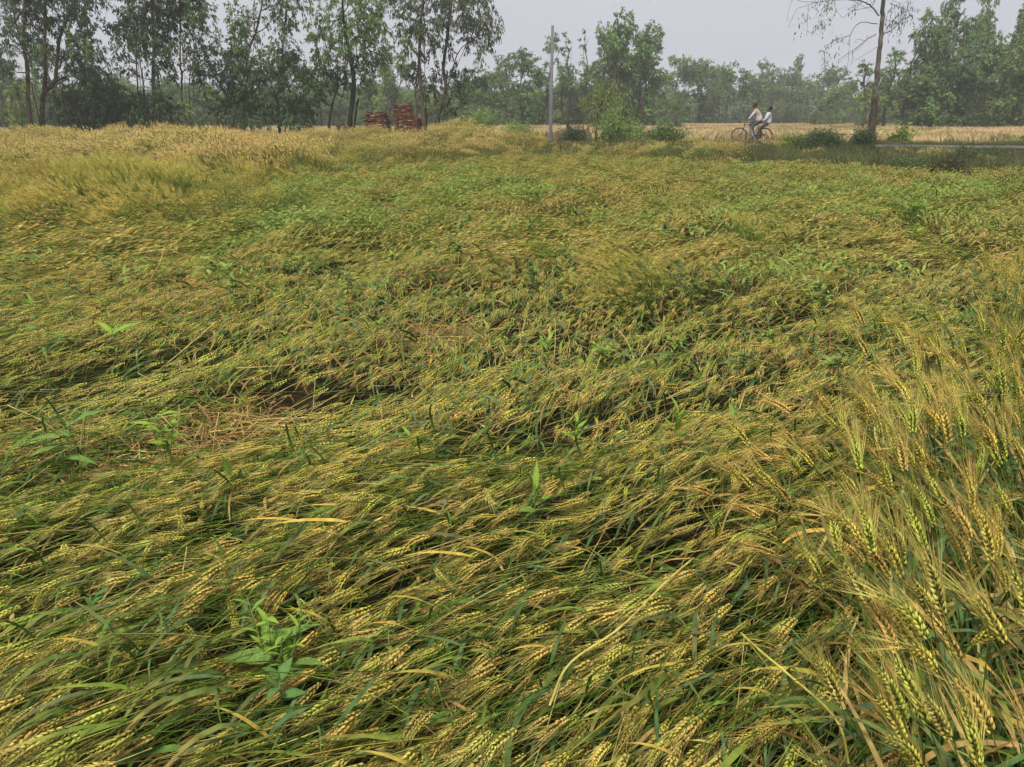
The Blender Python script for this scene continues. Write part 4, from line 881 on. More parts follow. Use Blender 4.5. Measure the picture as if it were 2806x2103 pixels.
# the lone roadside tree
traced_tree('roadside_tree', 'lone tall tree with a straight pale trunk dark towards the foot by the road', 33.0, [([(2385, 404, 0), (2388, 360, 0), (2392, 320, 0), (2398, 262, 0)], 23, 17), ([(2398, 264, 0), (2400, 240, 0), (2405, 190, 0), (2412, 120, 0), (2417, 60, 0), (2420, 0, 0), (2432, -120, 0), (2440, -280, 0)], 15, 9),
  ([(2408, 43), (2388, 18), (2360, 3), (2310, -15)], 5, 2), ([(2404, 66), (2368, 62), (2347, 68), (2332, 94), (2327, 130), (2322, 190)], 2.4, .8), ([(2401, 94), (2370, 114), (2337, 139), (2302, 162), (2296, 175)], 2.6, .8), ([(2418, 94), (2439, 86), (2461, 66), (2477, 48)], 3, 1.2), ([(2393, 198), (2378, 220), (2373, 251)], 3, 1.2), ([(2337, 139), (2335, 165), (2330, 180)], 1.4, .6),
  ([(2330, 98), (2300, 106), (2275, 118), (2262, 140), (2260, 165), (2275, 185), (2282, 192)], 1.6, .6), ([(2360, 3), (2300, 0), (2240, 8), (2200, 18), (2180, 30), (2160, 75)], 2, .6), ([(2240, 8), (2200, 5), (2170, 3), (2155, 60)], 1.4, .5), ([(2215, 14), (2212, 60), (2210, 100)], 1.2, .5), ([(2388, 18), (2330, 32), (2310, 48), (2290, 25)], 1.4, .5), ([(2370, 114), (2350, 108), (2342, 118)], 1.2, .5), ([(2404, 130), (2370, 150), (2340, 168)], 1.2, .5), ([(2378, 98), (2365, 120), (2335, 150)], 1.2, .5), ([(2420, 190), (2435, 188), (2450, 195), (2455, 215)], 1.2, .5), ([(2440, 10), (2470, 22), (2500, 32), (2525, 28)], 2, .6)],
  [(2196, 46, 5, 12, MG, 2), (2262, 48, 10, 12, MG, 2), (2268, 30, 4, 8, MG, 2), (2245, 2, 12, 6, MG, 2), (2285, 4, 10, 8, MG, 2), (2231, 22, 4, 7, MG, 2), (2244, 82, 4, 8, MG, 2), (2285, 108, 10, 5, MG, 1.6), (2298, 98, 8, 4, MG, 1.4), (2264, 132, 5, 8, MG, 2), (2266, 160, 7, 9, MG, 2.4), (2276, 180, 5, 8, MG, 2), (2362, 262, 14, 26, YG, 1), (2366, 236, 8, 14, LG, 1), (2345, 245, 10, 20, LG, .5), (2358, 6, 6, 10, DG, 2), (2440, 46, 7, 18, DG, 2), (2444, 64, 6, 10, DG, 2), (2482, 30, 8, 18, DG, 2.2), (2486, 6, 10, 10, DG, 2), (2468, 86, 5, 8, MG, 1.4), (2450, 8, 8, 12, DG, 1.5), (2466, 30, 5, 10, DG, 1.5),
   (2400, -80, 80, 40, MG, .4), (2480, -80, 60, 40, DG, .4), (2330, -90, 60, 30, MG, .3), (2430, -160, 90, 60, MG, .8), (2440, -260, 70, 60, MG, .9)], 112, L=.15, W=.035, droop=2.0, dens=.4, bark=(.15, .13, .125), dry=.5)

# ------------------------------------------------------------------ trees further off: prototypes copied as single trees
def gen_tree(seed, kind):
    rng = np.random.default_rng(seed); tm = MB(); cm = MB(); H = 10.0
    wob = rng.normal(0, .25, (4, 2)); P = np.array([[0, 0, -.2], [*wob[0] * .3, H * .25], [*wob[1] * .7, H * .5], [*wob[2], H * .75], [*wob[3], H * .93]]); Q = catmull(P, 16)
    tm.tube(Q, np.linspace(.16, .03, 16), np.array(BK) * .9, 7, True)
    nl = {'gum': 15, 'round': 20, 'thin': 10}[kind]
    for k in range(nl):
        f = rng.uniform(.28, .97) if kind != 'round' else rng.uniform(.2, .9); a = Q[int(f * 15)]; az = k * 2.4 + rng.normal(0, .4)
        if kind == 'round': rad = 3.1 * math.sin(math.pi * min(1, max(.12, (f * 1.0)))) ** .6; up = .6
        else: rad = (1.9 if kind == 'gum' else 1.3) * (1.1 - .7 * f) * rng.uniform(.3, 1.3); up = 1.5
        tip = a + np.array([math.cos(az) * rad, math.sin(az) * rad, up * rng.uniform(.4, 1.3)])
        tm.tube(catmull([a, (a + tip) / 2 + np.array([0, 0, -.12]), tip], 5), np.linspace(.05, .015, 5), BK, 4, False)
        for j in range(3 if kind == 'round' else 2):
            c = a + (tip - a) * rng.uniform(.55, 1.1) + rng.normal(0, .3, 3); r = rng.uniform(.3, .95) * (1.15 if kind == 'round' else (.9 if kind == 'gum' else .65))
            clump_leaves(cm, c, (r, r, r * rng.uniform(.8, 1.3)), int({'gum': 260, 'round': 330, 'thin': 150}[kind] * r), rng, np.array(GG if rng.random() < .3 else MG if rng.random() < .6 else LG) * 1.3, .34, .11, .8 if kind != 'round' else .3, 14)
    if kind != 'thin':
        for _ in range(6):        # low suckers and undergrowth
            c = np.array([rng.normal(0, .8), rng.normal(0, .8), rng.uniform(.5, 2.4)]); clump_leaves(cm, c, (.7, .7, .7), 130, rng, MG, .3, .14, .5, 14)
    return tm.mesh('trunk', True), cm.mesh('crown')
KINDS = {'gum': [gen_tree(200 + k, 'gum') for k in range(5)], 'round': [gen_tree(220 + k, 'round') for k in range(2)], 'thin': [gen_tree(230 + k, 'thin') for k in range(3)]}
rng = np.random.default_rng(71)
def far_tree(px, top, wpx, Y, kind, label, group, name=None, tone=None):
    X = at(px, 330, Y)[0]; g = float(gz(X, Y)); H = (at(px, top, Y)[2] - g)
    e = bpy.data.objects.new(name or {'gum': 'gum_tree', 'round': 'round_tree', 'thin': 'thin_tree'}[kind], None); COL.objects.link(e); e.location = (X, Y, g); e.rotation_euler = (0, 0, rng.uniform(0, 6.28))
    sw = wpx * mpp(Y) / {'gum': 3.6, 'round': 6.6, 'thin': 2.6}[kind]; e.scale = (sw, sw, H / 10.0); tag(e, label, 'tree', group)
    tm, cm = KINDS[kind][rng.integers(0, len(KINDS[kind]))]; tn = rng.normal(0, .4) if tone is None else tone
    link('trunk', tm, M_WOOD, e); o = link('crown', cm, M_TREE, e); o['tone'] = float(tn); o['kind'] = 'stuff'
def many(lst, label, group):
    for px, top, wpx, Y, kind in lst: far_tree(px, top, wpx, Y, kind, label, group)
many([(15, 60, 90, 78, 'gum'), (-60, 20, 120, 76, 'gum'), (150, 120, 90, 90, 'gum'), (40, 180, 80, 82, 'gum'), (270, 180, 90, 95, 'gum'), (340, 200, 80, 92, 'thin'), (480, 230, 70, 100, 'gum'), (560, 235, 90, 105, 'gum'), (880, 230, 90, 95, 'gum'), (930, 220, 80, 98, 'gum'), (590, 245, 80, 95, 'thin'),
      (-150, -40, 130, 80, 'gum'), (-260, 10, 130, 85, 'gum'), (820, 245, 80, 110, 'gum')],
     'hazy tree in the second row behind the dark trees edging the wheat', 'second row of trees behind the dark row')
many([(1010, 215, 80, 92, 'gum'), (1060, 165, 80, 90, 'gum'), (1095, 170, 80, 96, 'gum'), (1270, 215, 90, 95, 'gum'), (1330, 200, 90, 98, 'gum'), (1385, 165, 85, 96, 'gum'), (1432, 142, 80, 92, 'gum'), (1478, 190, 80, 97, 'gum'), (1350, 240, 90, 90, 'gum')],
     'grey green tree in the hazy row between the brick ruin and the concrete pole', 'hazy trees between ruin and pole')
many([(1503, 102, 75, 90, 'thin'), (1556, 108, 80, 93, 'thin'), (1606, 104, 60, 93, 'thin'), (1540, 200, 70, 95, 'gum'), (1590, 215, 80, 97, 'gum'), (1630, 170, 60, 95, 'thin')],
     'thin open-crowned tree in the hazy row just behind the concrete pole', 'thin trees behind the concrete pole')
far_tree(1682, 52, 105, 84, 'gum', 'tallest dark gum tree of the far row, nearer the pole', None, tone=-.4)
far_tree(1752, 82, 100, 86, 'gum', 'second tallest dark gum tree of the far row, beside the tallest', None, tone=-.4)
many([(1668, 75, 80, 87, 'gum'), (1770, 105, 80, 89, 'gum'), (1700, 110, 90, 90, 'gum'), (1735, 130, 90, 91, 'gum'), (1645, 200, 70, 90, 'gum'), (1715, 190, 80, 88, 'gum'), (1790, 200, 80, 92, 'gum')], 'lower dark tree filling the foot of the tall pair', 'lower trees below the tall pair')
many([(1848, 155, 115, 130, 'round'), (1905, 158, 120, 135, 'round'), (1952, 175, 100, 138, 'round')], 'broad round-crowned tree fading into the haze', 'broad round trees in the haze')
many([(1990, 180, 55, 125, 'gum'), (2028, 205, 60, 128, 'gum'), (1968, 215, 60, 130, 'gum'), (2072, 188, 62, 150, 'gum'), (2108, 192, 66, 155, 'gum'), (2150, 195, 60, 160, 'gum'), (2174, 168, 46, 158, 'gum'), (2205, 212, 60, 162, 'gum'), (2255, 192, 66, 158, 'gum'), (2290, 200, 60, 160, 'gum'), (2325, 222, 60, 155, 'gum'), (2130, 225, 70, 150, 'round'), (2235, 228, 70, 165, 'gum'), (2050, 230, 70, 150, 'gum'), (2180, 235, 70, 150, 'round'), (2275, 235, 60, 150, 'gum')],
     'faint blue green tree in the distant row beyond the cyclists', 'distant row of trees beyond the cyclists')
many([(2360, 175, 80, 84, 'thin'), (2425, 140, 85, 80, 'thin'), (2470, 110, 90, 79, 'thin'), (2400, 200, 70, 88, 'gum')], 'sparse thin tree behind the lone roadside trunk', 'thin trees behind the lone roadside trunk')
many([(2535, 95, 90, 79, 'gum'), (2672, 70, 80, 82, 'gum'), (2772, 50, 90, 78, 'gum'), (2545, 200, 90, 73, 'gum'), (2520, 60, 95, 76, 'gum'), (2560, 12, 90, 75, 'gum'), (2605, 62, 100, 77, 'gum'), (2662, 14, 70, 84, 'gum'), (2690, 110, 100, 78, 'gum'), (2752, -8, 85, 80, 'gum'), (2795, 85, 95, 76, 'gum'), (2640, 140, 100, 74, 'gum'), (2730, 150, 100, 73, 'gum'), (2580, 170, 80, 74, 'gum'), (2850, 20, 120, 78, 'gum'), (2930, 50, 120, 76, 'gum'), (2500, 170, 80, 80, 'gum'), (2780, 170, 90, 74, 'gum'), (3020, 20, 130, 80, 'gum')],
     'dense green tree in the grove behind the lone roadside tree and ripe field', 'grove of trees behind the lone roadside tree')
many([(2203, 318, 26, 102, 'round'), (2232, 300, 26, 104, 'round'), (2258, 308, 28, 103, 'round'), (2286, 295, 30, 102, 'round'), (2310, 318, 20, 104, 'round'), (1852, 275, 40, 72, 'round'), (2355, 300, 30, 98, 'round')], 'small young tree dotted along the far edge of the ripe field', 'young trees at the far edge of the ripe field')
# far wood closing the gaps: one mass
C_WOOD = bpy.data.collections.new('wood')
for k, (tm, cm) in enumerate(KINDS['gum'] + KINDS['round']):
    for me in (cm,):
        c_ = bpy.data.objects.new(f'wood_{k}', me); C_WOOD.objects.link(c_)
n = 430; x = rng.uniform(-230, 260, n); y = rng.uniform(175, 250, n) + .02 * x
scatter('far_wood', 'faint far wood closing the horizon behind all the trees', 'wood', C_WOOD, np.stack([x, y, np.zeros(n)], 1), np.stack([np.zeros(n), np.zeros(n), rng.uniform(0, 6.28, n)], 1),
        np.stack([rng.uniform(1, 1.6, n), rng.uniform(1, 1.6, n), rng.uniform(.55, .95, n)], 1), rng.integers(0, 7, n), rng.normal(0, .4, n))
n = 160; x = rng.uniform(-190, 210, n); y = rng.uniform(160, 174, n)
scatter('far_hedge', 'low faint hedge of scrub under the far wood', 'hedge', C_WOOD, np.stack([x, y, np.full(n, -.5)], 1), np.stack([np.zeros(n), np.zeros(n), rng.uniform(0, 6.28, n)], 1),
        np.stack([rng.uniform(1, 1.5, n), rng.uniform(1, 1.5, n), rng.uniform(.25, .42, n)], 1), rng.integers(0, 7, n), rng.normal(0, .4, n))
n = 150; x = np.r_[rng.uniform(-95, -20, 75), rng.uniform(-20, 15, 35), rng.uniform(42, 95, 40)]; y = np.r_[rng.uniform(112, 140, 75), rng.uniform(108, 135, 35), rng.uniform(100, 118, 40)]
scatter('far_wood', 'hazy wood of undergrowth and crowns behind the second row', 'wood', C_WOOD, np.stack([x, y, np.zeros(n)], 1), np.stack([np.zeros(n), np.zeros(n), rng.uniform(0, 6.28, n)], 1),
        np.stack([rng.uniform(.8, 1.3, n), rng.uniform(.8, 1.3, n), rng.uniform(.35, .7, n)], 1), rng.integers(0, 7, n), rng.normal(0, .4, n))

# ------------------------------------------------------------------ shrubs along the bank
SG = (.25, .35, .11)
def shrub(px, base_py, wpx, hpx, Y, col, label, seed, L=.13, W=.05, dens=1.0, nst=7, droop=.2, spiky=0, zb=None, name='shrub'):
    Y = Y - (.9 if Y > 28 else 0); rng = np.random.default_rng(seed); X = at(px, base_py, Y)[0]; g = float(gz(X, Y)); m_ = mpp(Y); w_, h_ = wpx * m_, max(.3, hpx * m_)
    e = bpy.data.objects.new(name, None); COL.objects.link(e); e.location = (X, Y, g); tag(e, label, 'shrub')
    sm = MB(); fm = MB()
    for k in range(nst):
        a = rng.uniform(0, 6.28); q = rng.uniform(.2, .95); tip = np.array([math.cos(a) * w_ * .5 * q, math.sin(a) * w_ * .45 * q, h_ * rng.uniform(.55, 1.0) * (1 - .35 * q)])
        P = catmull([(rng.normal(0, .03), rng.normal(0, .03), -.05), tip * np.array([.35, .35, .55]), tip], 7); sm.tube(P, np.linspace(.018, .006, 7), BK, 4, False)
        for j in (3, 4, 5, 6):
            r = w_ * rng.uniform(.10, .2); clump_leaves(fm, P[j], (r, r, min(r, h_ * .25)), int(120 * dens), rng, np.array(col) * rng.uniform(.75, 1.25), L, W, droop, 10)
    link('stems', sm.mesh('stems'), M_WOOD, e); o = link('foliage', fm.mesh('foliage'), M_WEED, e); o['kind'] = 'stuff'
    return e
shrub(1312, 380, 90, 95, 40.5, SG, 'feathery light green shrub between the gum tree and the pole', 301, .10, .025, 1.2, 11)
shrub(1420, 385, 110, 52, 38.5, SG, 'low spreading green shrub close to the concrete pole', 302, .10, .035, 1.4, 10)
shrub(1225, 376, 44, 26, 41.5, SG, 'small round green shrub at the foot of the gum tree', 303, dens=1.2)
shrub(1580, 382, 70, 36, 38.5, GG, 'grey green weedy shrub between the pole and the young tree', 304)
shrub(1700, 384, 120, 60, 38.5, SG, 'leafy undergrowth around the young roadside tree', 305, dens=1.4, nst=9)
shrub(1822, 390, 105, 52, 35.6, MG, 'dark spiky shrub by the road between young tree and cyclists', 306, .13, .03, 1.3, 12)
shrub(2252, 402, 112, 42, 33, DG, 'low rounded dark green shrub by the road between cyclists and lone tree', 307, .08, .03, 2.0, 14)
shrub(2362, 402, 40, 36, 33.3, DG, 'small dark shrub against the foot of the lone trunk', 308, .08, .03, 1.8, 9)
shrub(2165, 400, 66, 22, 33.5, LG, 'low green shrub just behind the bicycle', 309, .08, .03, 1.2, 8)
shrub(2470, 392, 66, 46, 41, YG, 'sparse yellow green plant with big leaves across the road', 310, .20, .10, .35, 6)
shrub(2785, 392, 60, 26, 38.5, YG, 'sparse yellowing shrub across the road, the one farther from the lone tree', 311, .16, .08, .5, 6)
shrub(2640, 445, 60, 50, 25.5, DG, 'dark leafy weed with upright spires on the bank', 312, .08, .03, 1.1, 8)
shrub(2708, 440, 56, 46, 26, DG, 'second dark spired weed on the bank', 313, .08, .03, 1.1, 8)
shrub(2590, 492, 56, 30, 21.5, (.09, .08, .05), 'blackened heap of dead stems at the foot of the bank', 314, .12, .02, 1.6, 14)
shrub(2490, 480, 60, 26, 22.5, MG, 'green tangle beside the blackened heap', 315, .08, .03, 1.2, 8)
shrub(1062, 372, 40, 34, 41.8, LG, 'leafy bush growing in front of the rounded brick heap', 316, .10, .04, 1.4, 8)
shrub(1115, 376, 56, 30, 41.5, GG, 'grey green bush at the foot of the brick tower', 317, .10, .04, 1.2, 8)
traced_tree('young_tree', 'light green young tree leaning over a dead branch by the road', 36.2, [([(1633, 384), (1634, 345), (1645, 300), (1655, 260)], 7, 3), ([(1633, 350), (1690, 330), (1720, 310)], 4, 2), ([(1560, 298), (1590, 296), (1625, 270)], 3, 2)],
  [(1640, 262, 36, 24, YG, 1.6), (1675, 252, 30, 22, YG, 1.5), (1660, 290, 40, 28, YG, 1.6), (1700, 300, 36, 26, LG, 1.1), (1650, 325, 34, 26, LG, 1.2), (1700, 335, 46, 24, LG, 1.1), (1745, 330, 26, 24, LG, .9), (1625, 285, 24, 20, YG, 1)], 320, L=.10, W=.04, droop=.4, dens=.6)

# ------------------------------------------------------------------ concrete pole and old post
M_CONC = noise_mat('concrete', (.13, .13, .145), (.20, .20, .22), 3, .9, 6, .15, c3=(.13, .13, .14), scale3=.8, stretch=(1, 1, .3))
pb = at(1508, 380, 36.6); g = float(gz(pb[0], 36.6)); H = at(1511, 70, 36.6)[2] - g
e = bpy.data.objects.new('concrete_pole', None); COL.objects.link(e); e.location = (pb[0], 36.6, g); e.rotation_euler = (0, R(.3), R(14)); tag(e, 'bare grey concrete utility pole without wires behind the field', 'pole')
mb = MB(); Z = np.array([-.3, H * .5, H]); 
for z0, z1, a0, b0, a1, b1 in [(-.3, H, .15, .13, .11, .09)]:
    def ring(a, b, z): c_ = .025; return [(-a / 2 + c_, -b / 2, z), (a / 2 - c_, -b / 2, z), (a / 2, -b / 2 + c_, z), (a / 2, b / 2 - c_, z), (a / 2 - c_, b / 2, z), (-a / 2 + c_, b / 2, z), (-a / 2, b / 2 - c_, z), (-a / 2, -b / 2 + c_, z)]
    V = np.array(ring(a0, b0, z0) + ring(a1, b1, z1)); F = [[k, (k + 1) % 8, 8 + (k + 1) % 8, 8 + k] for k in range(8)] + [[8, 9, 10, 15], [15, 10, 11, 14], [14, 11, 12, 13]]
    mb.add(V, F, (.3, .3, .3))
link('shaft', mb.mesh('shaft'), M_CONC, e)
mb = MB(); mb.box((0, 0, .0), (.4, .34, .12), (.3, .3, .3), 0, .02, np.random.default_rng(3)); link('footing', mb.mesh('footing'), M_CONC, e)
b = at(1554, 378, 36.5); g = float(gz(b[0], 36.5)); mb = MB(); rngp = np.random.default_rng(8); Hp = at(1555, 326, 36.5)[2] - g
mb.tube(catmull([(0, 0, -.1), (.02, 0, Hp * .5), (.0, .02, Hp)], 8), np.array([.075, .07, .066, .07, .062, .066, .06, .05]), np.array([[.07, .055, .045]] * 8) * rngp.uniform(.7, 1.3, (8, 1)), 7)
tag(link('wooden_post', mb.mesh('wooden_post', True), M_WOOD, None, (b[0], 36.5, g)), 'short dark wooden post on the bank beside the young tree', 'post')

# ------------------------------------------------------------------ brick ruins
M_BRICK = attr_mat('old_brick', .95, .15, .35, 9)
M_MORTAR = noise_mat('mortar', (.13, .075, .055), (.22, .14, .11), 8, .95, 8, .5)
def ruin(name, label, Y, sections, seed, rz=0.12):
    """sections: (px0, px1, top py, base py or None, depth m, setback m, rubble 0..1)"""
    rng = np.random.default_rng(seed); pc = .5 * (sections[0][1] + sections[0][2]); X = at(pc, 360, Y)[0]; g = float(gz(X, Y)); m_ = mpp(Y)
    e = bpy.data.objects.new(name, None); COL.objects.link(e); e.location = (X, Y, g); e.rotation_euler = (0, 0, rz); tag(e, label, 'ruin')
    for nm, p0, p1, top, bot, dep, rub in sections:
        x0, x1 = at(p0, 350, Y)[0] - X, at(p1, 350, Y)[0] - X; z1 = at(pc, top, Y)[2] - g; z0 = -.1 if bot is None else at(pc, bot, Y)[2] - g
        core = MB(); mb = MB(); hc = .075; ncs = int((z1 - z0) / hc)
        for c_ in range(ncs):
            z = z0 + (c_ + .5) * hc; f = c_ / max(1, ncs - 1)
            ins = rub * .22 * (f ** 2) * (x1 - x0) + (.02 * rng.normal()) * rub; a0, a1 = x0 + abs(ins) * rng.uniform(.6, 1.2), x1 - abs(ins) * rng.uniform(.6, 1.2)
            core.box(((a0 + a1) / 2, dep / 2, z), (max(.1, a1 - a0 - .10), max(.1, dep - .10), hc + .004), (.2, .12, .1))
            off = .115 * (c_ % 2)
            for side in range(4):
                ln = (a1 - a0) if side < 2 else dep
                for k in range(int(ln / .235) + 1):
                    u = -ln / 2 + .115 + k * .235 - off * .5
                    if u > ln / 2 - .06 or rng.random() < (.06 + .16 * rub + .35 * rub * (f > .9)): continue
                    pr = rng.uniform(-.02, .012) * (1 + rub); col = np.array([.25, .095, .07]) * rng.uniform(.45, 1.25) if rng.random() > .05 + .12 * rub else np.array([.42, .33, .27]) * rng.uniform(.8, 1.1)
                    if side == 0: ct, sz = ((a0 + a1) / 2 + u, -pr + .055, z), (.22, .11, .064)
                    elif side == 1: ct, sz = ((a0 + a1) / 2 + u, dep + pr - .055, z), (.22, .11, .064)
                    elif side == 2: ct, sz = (a0 - pr + .055, dep / 2 + u, z), (.11, .22, .064)
                    else: ct, sz = (a1 + pr - .055, dep / 2 + u, z), (.11, .22, .064)
                    mb.box(ct, sz, col, rng.normal(0, .03 + .06 * rub), .006, rng)
        for _ in range(int(26 * rub)):      # loose bricks on the broken top
            mb.box(((x0 + x1) / 2 + (x1 - x0) * rng.uniform(-.38, .38), rng.uniform(.1, dep - .1), z1 - .3 * rub * rng.random() + .02), (.22, .11, .07), np.array([.27, .105, .075]) * rng.uniform(.6, 1.2), rng.uniform(0, 3), .01, rng)
        s_ = link(nm, core.mesh(nm), M_MORTAR, e); o = link('bricks', mb.mesh('bricks'), M_BRICK, s_); o['kind'] = 'stuff'
    return e
ruin('brick_tower', 'tall broken red brick tower with a narrower upper block under the gum tree', 43.8, [('lower_block', 1082, 1142, 316, None, 1.4, .15), ('ledge', 1080, 1140, 311, 317, 1.45, .0), ('upper_block', 1080, 1130, 284, 311, 1.2, .12), ('side_buttress', 1143, 1157, 324, None, .9, .2)], 401)
ruin('brick_heap', 'rounded heap of crumbling red brick next to the brick tower', 43.9, [('wall', 995, 1062, 309, None, 1.3, .75)], 402, -.1)
ruin('brick_heap', 'low broken red brick wall behind the charred trunk', 44.2, [('wall', 918, 972, 342, None, .7, .5), ('dark_stub', 972, 1012, 352, None, .6, .5)], 403, .05)

# ------------------------------------------------------------------ bicycle and riders
def solid(name, c, rough=.5, metallic=0, spec=.4, var=.25, scale=14): return noise_mat(name, tuple(q * (1 - var) for q in c), tuple(q * (1 + var) for q in c), scale, rough, 5, 0, metallic=metallic, spec=spec)
M_FRAME = solid('bike_paint', (.05, .03, .022), .4); M_TYRE = solid('rubber', (.035, .03, .028), .85); M_STEEL = solid('steel', (.35, .35, .36), .35, .8)
M_SEAT = solid('saddle_leather', (.03, .022, .018), .6)
bike_loc = Vector((10.98, 36.77, .515)); BR = Matrix.Rotation(math.atan2(RD[1], RD[0]), 4, 'Z')
bike = bpy.data.objects.new('bicycle', None); COL.objects.link(bike); bike.matrix_world = Matrix.Translation(bike_loc) @ BR
tag(bike, 'dark roadster bicycle with two riders on the road', 'bicycle')
def tubes(segs, c=(.1, .1, .1), n=6):
    mb = MB()
    for P, r in segs: mb.tube(np.array(P, float), r, c, n)
    return mb
RX, FX, WR = -.48, .62, .35
link('frame', tubes([([(0, 0, .29), (-.2, 0, .82)], .015), ([(-.2, 0, .8), (.42, 0, .83)], .014), ([(0, 0, .29), (.455, 0, .62)], .015), ([(.405, 0, .88), (.465, 0, .58)], .018),
     ([(RX, .06, WR), (0, .03, .29)], .009), ([(RX, -.06, WR), (0, -.03, .29)], .009), ([(RX, .06, WR), (-.195, .02, .79)], .008), ([(RX, -.06, WR), (-.195, -.02, .79)], .008)]).mesh('frame', True), M_FRAME, bike)
link('fork', tubes([(catmull([(.465, .05, .6), (.52, .05, .46), (FX, .05, WR)], 6), .011), (catmull([(.465, -.05, .6), (.52, -.05, .46), (FX, -.05, WR)], 6), .011), ([(.465, -.06, .6), (.465, .06, .6)], .014)]).mesh('fork', True), M_FRAME, bike)
link('handlebar', tubes([([(.405, 0, .86), (.385, 0, .98)], .012), (catmull([(.19, .27, .97), (.33, .26, .98), (.41, .12, .985), (.385, 0, .98), (.41, -.12, .985), (.33, -.26, .98), (.19, -.27, .97)], 26), .011)]).mesh('handlebar', True), M_STEEL, bike)
mb = MB(); mb.tube(catmull([(-.36, 0, .915), (-.3, 0, .925), (-.2, 0, .925), (-.1, 0, .915), (-.06, 0, .905)], 10), np.array([.05, .09, .1, .095, .08, .06, .04, .03, .025, .018]), (.1, .1, .1), 10)
V_ = mb.V[0]; V_[:, 2] = .905 + (V_[:, 2] - .905) * .4
link('saddle', mb.mesh('saddle', True), M_SEAT, bike); link('seat_post', tubes([([(-.2, 0, .8), (-.215, 0, .9)], .012)]).mesh('seat_post', True), M_STEEL, bike)
link('carrier', tubes([([(-.24, .07, .76), (-.82, .07, .76)], .007), ([(-.24, -.07, .76), (-.82, -.07, .76)], .007), ([(-.82, -.07, .76), (-.82, .07, .76)], .007), ([(-.5, -.07, .76), (-.5, .07, .76)], .006), ([(-.65, -.07, .76), (-.65, .07, .76)], .006), ([(RX, .075, WR), (-.7, .07, .76)], .006), ([(RX, -.075, WR), (-.7, -.07, .76)], .006)]).mesh('carrier', True), M_FRAME, bike)
def arc(cx_, r, a0, a1, n): a = np.linspace(R(a0), R(a1), n); return np.stack([cx_ + r * np.cos(a), 0 * a, WR + r * np.sin(a)], 1)
for cx_, a0, a1 in ((RX, 20, 205), (FX, -10, 150)):
    P = arc(cx_, .385, a0, a1, 22); mb = MB(); mb.ribbon(P, .055, (0, 1, 0), (.1, .1, .1)); link('mudguard', mb.mesh('mudguard', True), M_FRAME, bike)
for cx_ in (RX, FX):
    wh = MB(); wh.tube([(cx_, -.05, WR), (cx_, .05, WR)], .028, (.3, .3, .3), 10); w_o = link('wheel', wh.mesh('hub', True), M_STEEL, bike)
    mb = MB(); a = np.linspace(0, 2 * math.pi, 41); mb.tube(np.stack([cx_ + .335 * np.cos(a), 0 * a, WR + .335 * np.sin(a)], 1), .02, (.1, .1, .1), 8, False); link('tyre', mb.mesh('tyre', True), M_TYRE, w_o)
    mb = MB(); mb.tube(np.stack([cx_ + .308 * np.cos(a), 0 * a, WR + .308 * np.sin(a)], 1), .012, (.3, .3, .3), 6, False); link('rim', mb.mesh('rim', True), M_STEEL, w_o)
    mb = MB()
    for k in range(32):
        q = k / 32 * 2 * math.pi; sd = .03 if k % 2 else -.03; mb.tube([(cx_ + .02 * math.cos(q + .8), sd, WR + .02 * math.sin(q + .8)), (cx_ + .3 * math.cos(q), 0, WR + .3 * math.sin(q))], .0012, (.3, .3, .3), 3, False)
    o = link('spokes', mb.mesh('spokes'), M_STEEL, w_o); o['kind'] = 'stuff'
mb = MB(); a = np.linspace(0, 2 * math.pi, 25); mb.tube(np.stack([.085 * np.cos(a), 0 * a - .05, .29 + .085 * np.sin(a)], 1), .008, (.2, .2, .2), 5, False); mb.tube([(0, -.05, .29), (0, .05, .29)], .02, (.2, .2, .2), 8)
link('chainring', mb.mesh('chainring', True), M_STEEL, bike)
for sy, ang in ((1, -80), (-1, 100)):
    q = R(ang); pe = (.165 * math.cos(q), sy * .07, .29 + .165 * math.sin(q)); cr_ = link('crank', tubes([([(0, sy * .06, .29), pe], .01)]).mesh('crank', True), M_STEEL, bike)
    mb = MB(); mb.box((pe[0], sy * .12, pe[2]), (.09, .09, .022), (.1, .1, .1)); link('pedal', mb.mesh('pedal'), M_TYRE, cr_)
mb = MB(); mb.ribbon(np.array([(RX - .03, .045, WR + .05), (-.1, .045, .37), (.09, .045, .35)]), .05, (0, 0, 1), (.1, .1, .1)); link('chain_guard', mb.mesh('chain_guard'), M_FRAME, bike)

def skin_mesh(name, chains, sub=2):
    """chains: list of [(pos, radius)...]; vertices that coincide are joined; first vertex is the root"""
    V = []; E = []; Rr = []; idx = {}
    for ch in chains:
        prev = None
        for p, r in ch:
            k = tuple(round(c, 4) for c in p)
            if k not in idx: idx[k] = len(V); V.append(p); Rr.append(r)
            if prev is not None and prev != idx[k]: E.append((prev, idx[k]))
            prev = idx[k]
    me = bpy.data.meshes.new(name); me.from_pydata(V, E, [])
    o = bpy.data.objects.new('skin_tmp', me); COL.objects.link(o)
    md = o.modifiers.new('skin', 'SKIN'); md.use_smooth_shade = True
    for k, sv in enumerate(me.skin_vertices[0].data):
        r = Rr[k]; sv.radius = r if isinstance(r, tuple) else (r, r); sv.use_root = (k == 0)
    m2 = o.modifiers.new('sub', 'SUBSURF'); m2.levels = sub; m2.render_levels = sub
    dg = bpy.context.evaluated_depsgraph_get(); ev = o.evaluated_get(dg); out = bpy.data.meshes.new_from_object(ev)
    bpy.data.objects.remove(o); out.name = name; out.polygons.foreach_set('use_smooth', np.ones(len(out.polygons), bool))
    return out
def joined_skins(name, parts):
    bm = bmesh.new()
    for me in parts: bm.from_mesh(me)
    me = bpy.data.meshes.new(name); bm.to_mesh(me); bm.free(); me.polygons.foreach_set('use_smooth', np.ones(len(me.polygons), bool)); return me
